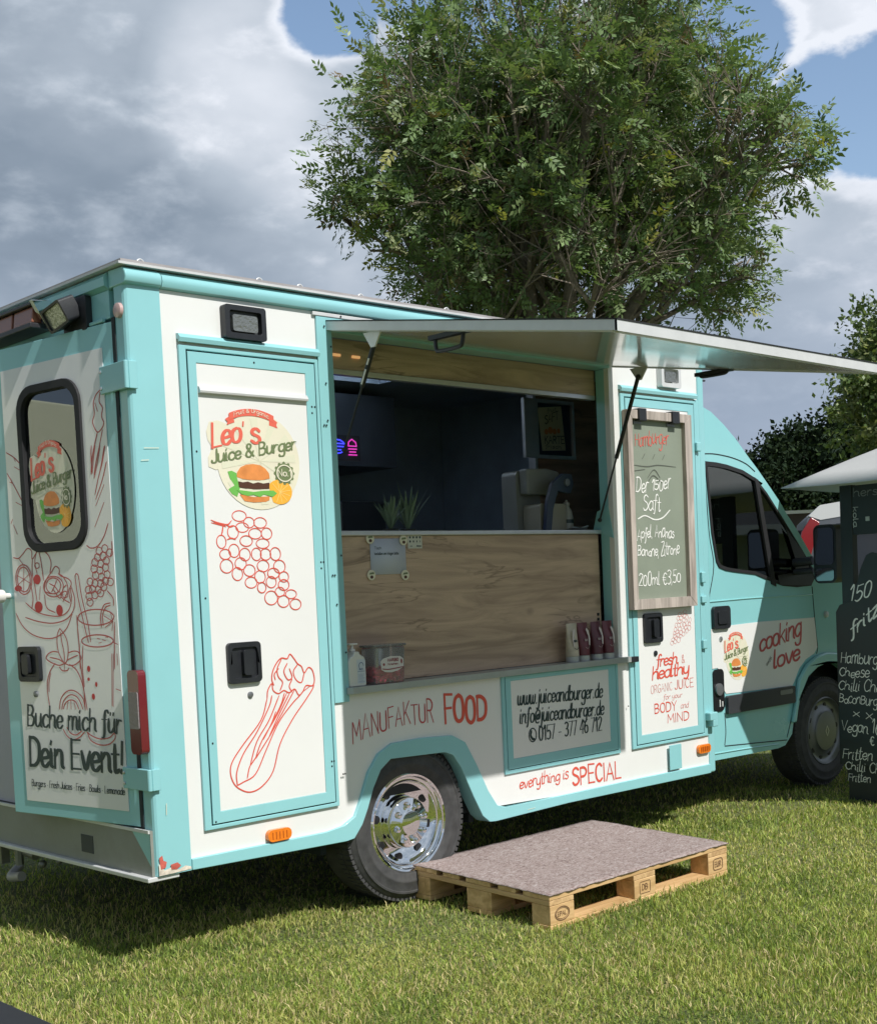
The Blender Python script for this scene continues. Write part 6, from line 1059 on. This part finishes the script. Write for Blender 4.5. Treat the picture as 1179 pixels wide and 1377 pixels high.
def pallet():
    L = Vector((1.2885, -.7694, -.026)); r = thing('wooden_pallet', 'pine pallet laid on the grass as a step below the hatch', 'pallet', L)
    th = -.0139
    def XF(a, b, c): return L + Vector((a * cos(th) - b * sin(th), a * sin(th) + b * cos(th), c + a * .008 + b * .030))
    rnd = random.Random(4)
    def bx(n, x0, x1, y0, y1, z0, z1, m=PINE, bev=.003):
        q = MB(XF); j = lambda: rnd.uniform(-.0015, .0015); q.box(x0 + j(), x1 + j(), y0, y1, z0, z1); return obj(n, q, m, r, bev=bev)
    for y0, w in ((0, .145), (.185, .10), (.3275, .145), (.515, .10), (.655, .145)): bx('deck_board', 0, 1.2, y0, y0 + w, .1225, .144)
    for x0 in (0, .5275, 1.055): bx('stringer_board', x0, x0 + .145, .001, .799, .1002, .122, PINEY)
    for x0 in (.001, .5285, 1.056):
        for y0, w in ((.001, .10), (.3275, .145), (.699, .10)):
            b = bx('block', x0, x0 + .143, y0, y0 + w, .0222, .100)
            if y0 < .01:
                g = Frame(XF(0, y0, 0), Vector(XF(1, 0, 0)) - L, Vector((0, 0, 1)), Vector((0, -1, 0))); q = MB(); c = x0 + .07
                if x0 > 1: ribbon(q, g, rrect(c - .035, c + .035, .038, .088, .012, 2), .004, closed=True, n=1); text(q, g, 'EUR', c - .024, .052, .022, width=.05, pen=.2)
                elif x0 < .1: ribbon(q, g, ell(c, .062, .042, .027, 16), .004, closed=True, n=2); ribbon(q, g, ell(c, .062, .036, .021, 16), .002, closed=True, n=2); text(q, g, 'EPAL', c - .027, .054, .016, width=.054, pen=.22)
                else: ribbon(q, g, rrect(c - .035, c + .035, .038, .088, .004, 1), .0025, closed=True, n=1); text(q, g, 'DB', c - .02, .052, .024, width=.04, pen=.15)
                obj('brand_mark', q, mat('burnt_brand', (.16, .085, .04), .8), b)
    for y0, w in ((0, .10), (.3275, .145), (.70, .10)): bx('bottom_board', 0, 1.2, y0, y0 + w, 0, .022)
    # felt mat on top: its own thing
    q = MB(XF); nx, ny = 40, 28; vs = []; fr = random.Random(9)
    for j in range(ny + 1):
        for i in range(nx + 1):
            e = (fr.uniform(-.004, .004) if (i in (0, nx) or j in (0, ny)) else 0); z = .1485 + .0012 * sin(i * .9) * cos(j * .7)
            if i in (0, nx) or j in (0, ny): z -= .001
            vs.append((-.004 + 1.208 * i / nx + e, -.006 + .812 * j / ny + e, z))
    q.add(vs, [(j * (nx + 1) + i, j * (nx + 1) + i + 1, (j + 1) * (nx + 1) + i + 1, (j + 1) * (nx + 1) + i) for j in range(ny) for i in range(nx)])
    m = bpy.data.materials.new('recycled_felt'); m.use_nodes = True; N = m.node_tree.nodes; K = m.node_tree.links; b = N['Principled BSDF']; tc = N.new('ShaderNodeTexCoord')
    mp = N.new('ShaderNodeMapping'); mp.inputs['Scale'].default_value = (1, 1.7, 1); K.new(tc.outputs['Object'], mp.inputs[0])
    n1 = N.new('ShaderNodeTexNoise'); n1.inputs['Scale'].default_value = 38; n1.inputs['Detail'].default_value = 7; n1.inputs['Roughness'].default_value = .7; n1.inputs['Distortion'].default_value = 1.8; K.new(mp.outputs[0], n1.inputs[0])
    cr = N.new('ShaderNodeValToRGB'); K.new(n1.outputs['Color'], cr.inputs[0]); e = cr.color_ramp.elements; e[0].position = .36; e[0].color = (.10, .065, .065, 1); e[1].position = .68; e[1].color = (.72, .66, .63, 1)
    for p_, c_ in ((.43, (.21, .15, .14)), (.50, (.33, .26, .24)), (.58, (.42, .36, .35))): w = e.new(p_); w.color = (*c_, 1)
    K.new(cr.outputs[0], b.inputs['Base Color']); b.inputs['Roughness'].default_value = .95; bp = N.new('ShaderNodeBump'); bp.inputs['Distance'].default_value = .004; bp.inputs['Strength'].default_value = .7; K.new(n1.outputs[0], bp.inputs['Height']); K.new(bp.outputs[0], b.inputs['Normal'])
    o = obj('felt_mat', q, m, loc=tuple(L + Vector((.6, .4, .145)))); md = o.modifiers.new('t', 'SOLIDIFY'); md.thickness = .004; tag(o, 'speckled grey pink felt mat covering the top of the wooden pallet', 'mat')
pallet()

def menu_stand():
    bx_, by = 4.515, -.275
    r = thing('menu_stand', 'tall black menu stand with white chalk lettering cut off by the right edge', 'menu board', (bx_, by, -.02))
    d = Vector((-.0711, -.9975, 0)); n = Vector((-.9975, .0711, 0))
    def XF(s, o, z): return Vector((bx_, by, 0)) + d * s - n * o + Vector((0, 0, z))      # s to the right, o depth behind the face
    BK = mat('stand_black', (.020, .027, .030), .5, var=.15, vscale=6, dirt=.1, dirtcol=(.06, .065, .06))
    q = MB(XF); q.box(-.012, .068, .0, .05, 0.10, 1.835); obj('post', q, BK, r, bev=.004)
    q = MB(XF); q.box(1.18, 1.26, .0, .05, 0.10, 1.835); obj('post', q, BK, r, bev=.004)
    q = MB(XF); q.box(.0685, 1.1795, .004, .03, 1.545, 1.83); obj('header_board', q, BK, r, bev=.003)
    q = MB(XF); q.plate([(-.045, .20), (1.25, .20), (1.25, 1.20), (1.1, 1.30), (.9, 1.36), (.6, 1.385), (.42, 1.40), (.26, 1.42), (.20, 1.44), (.165, 1.425), (.13, 1.36), (.10, 1.27), (.062, 1.17), (-.02, 1.14), (-.045, 1.1)], [], 'y', -.02, -.003); obj('chalk_panel', q, BK, r, bev=.004)
    q = MB(XF); q.box(.0, 1.2, -.0028, .04, -.02, .35); obj('base_panel', q, BK, r, bev=.004)
    f = Frame(XF(0, -.0205, 0), d, (0, 0, 1), n); m = MB()
    def chalk_line(*a, **k): q_ = MB(); text(q_, f, *a, **k); obj('chalk_writing', q_, CHALK, r)
    chalk_line('150', .045, 1.155, .10, width=.15, pen=.085, slant=.22, rise=.25, jit=.15); chalk_line('fritz-kola', .055, .95, .085, width=.42, pen=.13, rise=.75, jit=.05, sp=.6, contrast=.2)
    chalk_line('Hamburger', -.02, .80, .070, width=.30, pen=.08, slant=.12, rise=-.02, jit=.2, sp=.5); chalk_line('Cheese', -.032, .722, .058, width=.20, pen=.09, slant=.15, jit=.2, sp=.5, rise=-.03); chalk_line('Chilli Cheese', -.04, .640, .062, width=.38, pen=.08, slant=.18, jit=.2, sp=.5, rise=-.02)
    chalk_line('BaconBurger', -.037, .568, .058, width=.30, pen=.08, slant=.12, jit=.2, sp=.4, rise=-.05); chalk_line('x x x', .055, .488, .05, width=.22, pen=.12, jit=.2, rise=-.06); chalk_line('Vegan 16,-', -.028, .40, .070, width=.30, pen=.08, slant=.1, jit=.2, sp=.5, rise=-.03)
    chalk_line('€', .16, .325, .05, pen=.12); chalk_line('Fritten', -.024, .235, .064, width=.20, pen=.085, slant=.15, jit=.2, sp=.5); chalk_line('Chilli Cheese', -.008, .172, .052, width=.36, pen=.09, slant=.12, jit=.2, sp=.5, rise=-.05); chalk_line('Fritten', .01, .105, .048, width=.15, pen=.09, slant=.1, jit=.2, sp=.5)
    m = MB(); f2 = Frame(XF(0, .0038, 0), d, (0, 0, 1), n); text(m, f2, 'hersteller', .080, 1.765, .05, width=.36, pen=.11, off=.001); text(m, f2, 'getränke', .080, 1.815, .02, width=.2, pen=.1) if False else None; obj('header_lettering', m, mat('grey_print', (.20, .22, .23), .6), r)
    m = MB(); f3 = Frame(XF(0, .0036, 0), Vector((0, 0, -1)), d, n); text(m, f3, 'kola', -1.705, .075, .032, width=.12, pen=.16, off=.001); obj('upright_lettering', m, mat('light_print', (.45, .48, .46), .6), r)
    q = MB(XF); q.box(.155, .18, .001, .0038, 1.62, 1.645); obj('header_sticker', q, mat('light_print', (.45, .48, .46), .6), r)
menu_stand()

def parasol():
    cx, cy = 5.19, -.96; r = thing('parasol', 'pale grey hexagonal parasol over the black menu stand at the right edge', 'parasol', (cx, cy, -.02))
    V = [Vector((4.48, .10, 1.853)), Vector((3.93, -1.03, 1.822)), Vector((4.62, -2.09, 1.82)), Vector((5.88, -2.02, 1.82)), Vector((6.45, -.89, 1.83)), Vector((5.76, .17, 1.85))]; A = Vector((cx, cy, 2.27))
    q = MB(); vs = [A]; fs = []; n = 10
    for k in range(6):
        a, b = V[k], V[(k + 1) % 6]
        for i in range(n):          # panels sag a little between ribs
            idx = []
            for j in range(7):
                t = j / 6
                e0 = a.lerp(b, i / n); e1 = a.lerp(b, (i + 1) / n)
                for e, ii in ((e0, i), (e1, i + 1)):
                    s = ii / n; sag = 4 * s * (1 - s) * .012 * t; ino = Vector((cx, cy, e.z)) - e; p = A.lerp(e, t) + Vector((0, 0, -sag * (1 - .2 * t) + .0)) + ino * (4 * s * (1 - s) * .025 * t * t) * 1.0; idx.append(len(vs)); vs.append(p + Vector((0, 0, .018 * sin(pi * t))))
            for j in range(6): fs.append((idx[2 * j], idx[2 * j + 1], idx[2 * j + 3], idx[2 * j + 2]))
    q.add([tuple(v) for v in vs[0:]], fs); c = obj('canopy', q, mat('parasol_cloth', (.52, .515, .50), .85, var=.05, vscale=3, bump=.1, bscale=60), r, weld=True); md = c.modifiers.new('t', 'SOLIDIFY'); md.thickness = .003
    q = MB(); q.tube([(cx, cy, 0), (cx, cy, 2.30)], .02, 12); obj('pole', q, ALUW, r)
    for v in V: q = MB(); q.tube([A + Vector((0, 0, -.03)), v.lerp(A, .03) + Vector((0, 0, -.012))], .006, 6); obj('rib', q, ALUW, r)
    q = MB(); q.lathe([(.26, -.0), (.26, .05), (.05, .09), (.05, .25), (.03, .25)], (cx, cy, -.02), 'z', 24); obj('base', q, DARK, r)
    q = MB(); q.lathe([(.03, 0), (.02, .05), (0, .06)], (cx, cy, 2.285), 'z', 12); obj('finial', q, ALUW, r)
parasol()

def car():
    L = Vector((8.72, 2.58, -.02)); yaw = radians(-56); r = thing('silver_van', 'silver grey van parked behind the food truck cab, seen from its rear corner', 'van', L)
    def XF(a, b, c): return L + Vector((a * cos(yaw) - b * sin(yaw), a * sin(yaw) + b * cos(yaw), c * 1.05))
    PAINT = mat('van_silver', (.17, .18, .21), .3, metal=.4, coat=.5); GL_ = mat('van_glass', (.03, .035, .045), .08); 
    prof = [(0, .35), (-.06, .6), (-.04, 1.0), (.05, 1.45), (.14, 1.78), (.26, 1.88), (.6, 1.92), (2.6, 1.92), (3.1, 1.82), (3.75, 1.22), (4.5, 1.05), (4.65, .7), (4.6, .35)]
    gl = [(.24, 1.15), (.30, 1.60), (.40, 1.72), (2.9, 1.74), (3.45, 1.20), (3.4, 1.15)]
    q = MB(XF)
    def arch(c): return [(c + .36 * cos(radians(a)), .34 + .36 * sin(radians(a))) for a in range(180, -1, -20)]
    lowl = [(0, .30)] + arch(.85) + arch(3.75) + [(4.6, .30)]
    q.plate(lowl + prof[::-1], [], 'y', 0, 1.85); obj('body', q, PAINT, r, bev=.10, segs=4)
    q = MB(XF); q.plate(gl, [], 'y', -.006, .02); obj('side_window', q, GL_, r, bev=.003)
    q = MB(XF); q.plate([(.2, 1.0), (1.7, 1.84)], [], 'x', 0, 0) if False else q.box(-.02, .10, .25, 1.6, 1.2, 1.68); obj('rear_window', q, GL_, r)
    q = MB(XF); q.plate([(.0, 1.28), (.12, 1.30), (.25, 1.74), (.17, 1.79), (.08, 1.66)], [], 'y', -.012, .10); obj('tail_light', q, mat('van_tail_red', (.30, .02, .025), .2, coat=.5), r, bev=.01)
    q = MB(XF); q.plate([(.15, 1.80), (.26, 1.895), (.6, 1.935), (2.6, 1.935), (3.0, 1.87), (2.98, 1.80), (.6, 1.80), (.26, 1.76)], [], 'y', -.006, .3); obj('roof_side', q, mat('van_roof_sunlit', (.75, .75, .76), .35), r, bev=.02)  # sunlit top of the silver roof, painted as a white strip
    for cx in (.85, 3.75):
        q = MB(XF); q.lathe([(.2, 0), (.32, 0), (.33, .03), (.33, .2), (.2, .2)], (cx, .01, .33), 'y', 28); w = obj('wheel', q, RUBBER, r); q = MB(XF); q.lathe([(.21, .02), (.2, .0), (.05, .02), (0, .015)], (cx, .0, .33), 'y', 20); obj('rim', q, ALU, w)
car()

def background():
    r = thing('flat_roofed_building', 'low dark brown building with white roof edges far behind the van', 'building', (25.5, 12.9, -.02))
    L = Vector((25.5, 12.9, 0)); yaw = radians(-44)
    def XF(a, b, c): return L + Vector((a * cos(yaw) - b * sin(yaw), a * sin(yaw) + b * cos(yaw), c))
    q = MB(XF); q.box(-5, 5, 0, 4, -.02, 2.72); obj('wall', q, mat('brown_boards', (.08, .06, .055), .8, var=.2, vscale=4), r)
    q = MB(XF); q.box(-5.3, 5.3, -.06, 4.3, 2.725, 2.80); obj('roof', q, WHITE, r)
    q = MB(XF); q.box(-5, 5, -.06, -.005, 2.22, 2.36); obj('white_band', q, WHITE, r)
    for k in range(4): q = MB(XF); q.box(-4 + 2.2 * k, -2.8 + 2.2 * k, -.03, -.004, .9, 1.9); w = obj('window', q, WHITE, r); q = MB(XF); q.box(-3.9 + 2.2 * k, -2.9 + 2.2 * k, -.04, -.0305, 1.0, 1.8); obj('pane', q, mat('van_glass', (.03, .035, .045), .08), w)
    # what stands behind the photographer and shows in the cab windows and the rear window
    r = thing('pavilion', 'long pale green pavilion with white posts and dark roof across the lawn', 'building', (19, -13, -.02))
    L2 = Vector((19, -13.5, 0)); y2 = radians(28)
    def X2(a, b, c): return L2 + Vector((a * cos(y2) - b * sin(y2), a * sin(y2) + b * cos(y2), c))
    q = MB(X2); q.box(-14, 14, -5, 0, -.02, 2.3); obj('wall', q, mat('pale_green_render', (.62, .70, .50), .8), r)
    q = MB(X2); q.add([(-15, 1.2, 2.25), (15, 1.2, 2.25), (15, -2.5, 3.9), (-15, -2.5, 3.9), (15, -6, 2.25), (-15, -6, 2.25)], [(0, 1, 2, 3), (3, 2, 4, 5), (0, 3, 5), (1, 4, 2)]); obj('roof', q, mat('dark_roof_tiles', (.04, .045, .05), .8), r)
    for k in range(8): q = MB(X2); q.tube([(-13 + k * 3.7, .9, 0), (-13 + k * 3.7, .9, 2.24)], .09, 10); obj('post', q, WHITE, r)
    q = MB(X2); q.box(-15, 15, 1.2, 1.25, 2.15, 2.35); obj('fascia', q, WHITE, r)
    r = thing('caravan', 'cream caravan with a grey door standing behind the truck to the left', 'caravan', (-4.9, 4.5, -.02))
    q = MB(); q.plate(rrect(-7.4, -2.4, .4, 2.95, .25, 4), [], 'y', 4.5, 6.6); obj('body', q, mat('caravan_cream', (.72, .72, .55), .4), r, bev=.03)
    q = MB(); q.box(-7.0, -6.4, 4.485, 4.499, .5, 2.3); d = obj('door', q, mat('caravan_door', (.5, .52, .5), .4), r); q = MB(); q.box(-6.50, -6.45, 4.46, 4.484, 1.3, 1.4); obj('handle', q, DARK, d)
    q = MB(); q.box(-6.1, -5.2, 4.485, 4.499, 1.3, 2.1); obj('window', q, mat('van_glass', (.03, .035, .045), .08), r)
    for x in (-4.2, -3.8): q = MB(); q.lathe([(.15, 0), (.3, 0), (.3, .2), (.15, .2)], (x - .9, 4.6, .29), 'y', 20); obj('wheel', q, RUBBER, r)
background()
def bench():
    r = thing('black_bench', 'corner of a black slatted bench poking into the bottom left corner', 'bench', (-1.66, -2.2, -.02))
    m = mat('bench_black', (.018, .018, .02), .45, var=.1)
    for k in range(3): q = MB(); q.box(-1.436 - .145 * k - .135, -1.436 - .145 * k, -3.1, -1.2, .575, .6); obj('slat', q, m, r, bev=.004)
    for y in (-2.95, -1.4):
        for x in (-1.84, -1.47): q = MB(); q.box(x - .02, x + .02, y - .02, y + .02, -.02, .574); obj('leg', q, m, r)
bench()
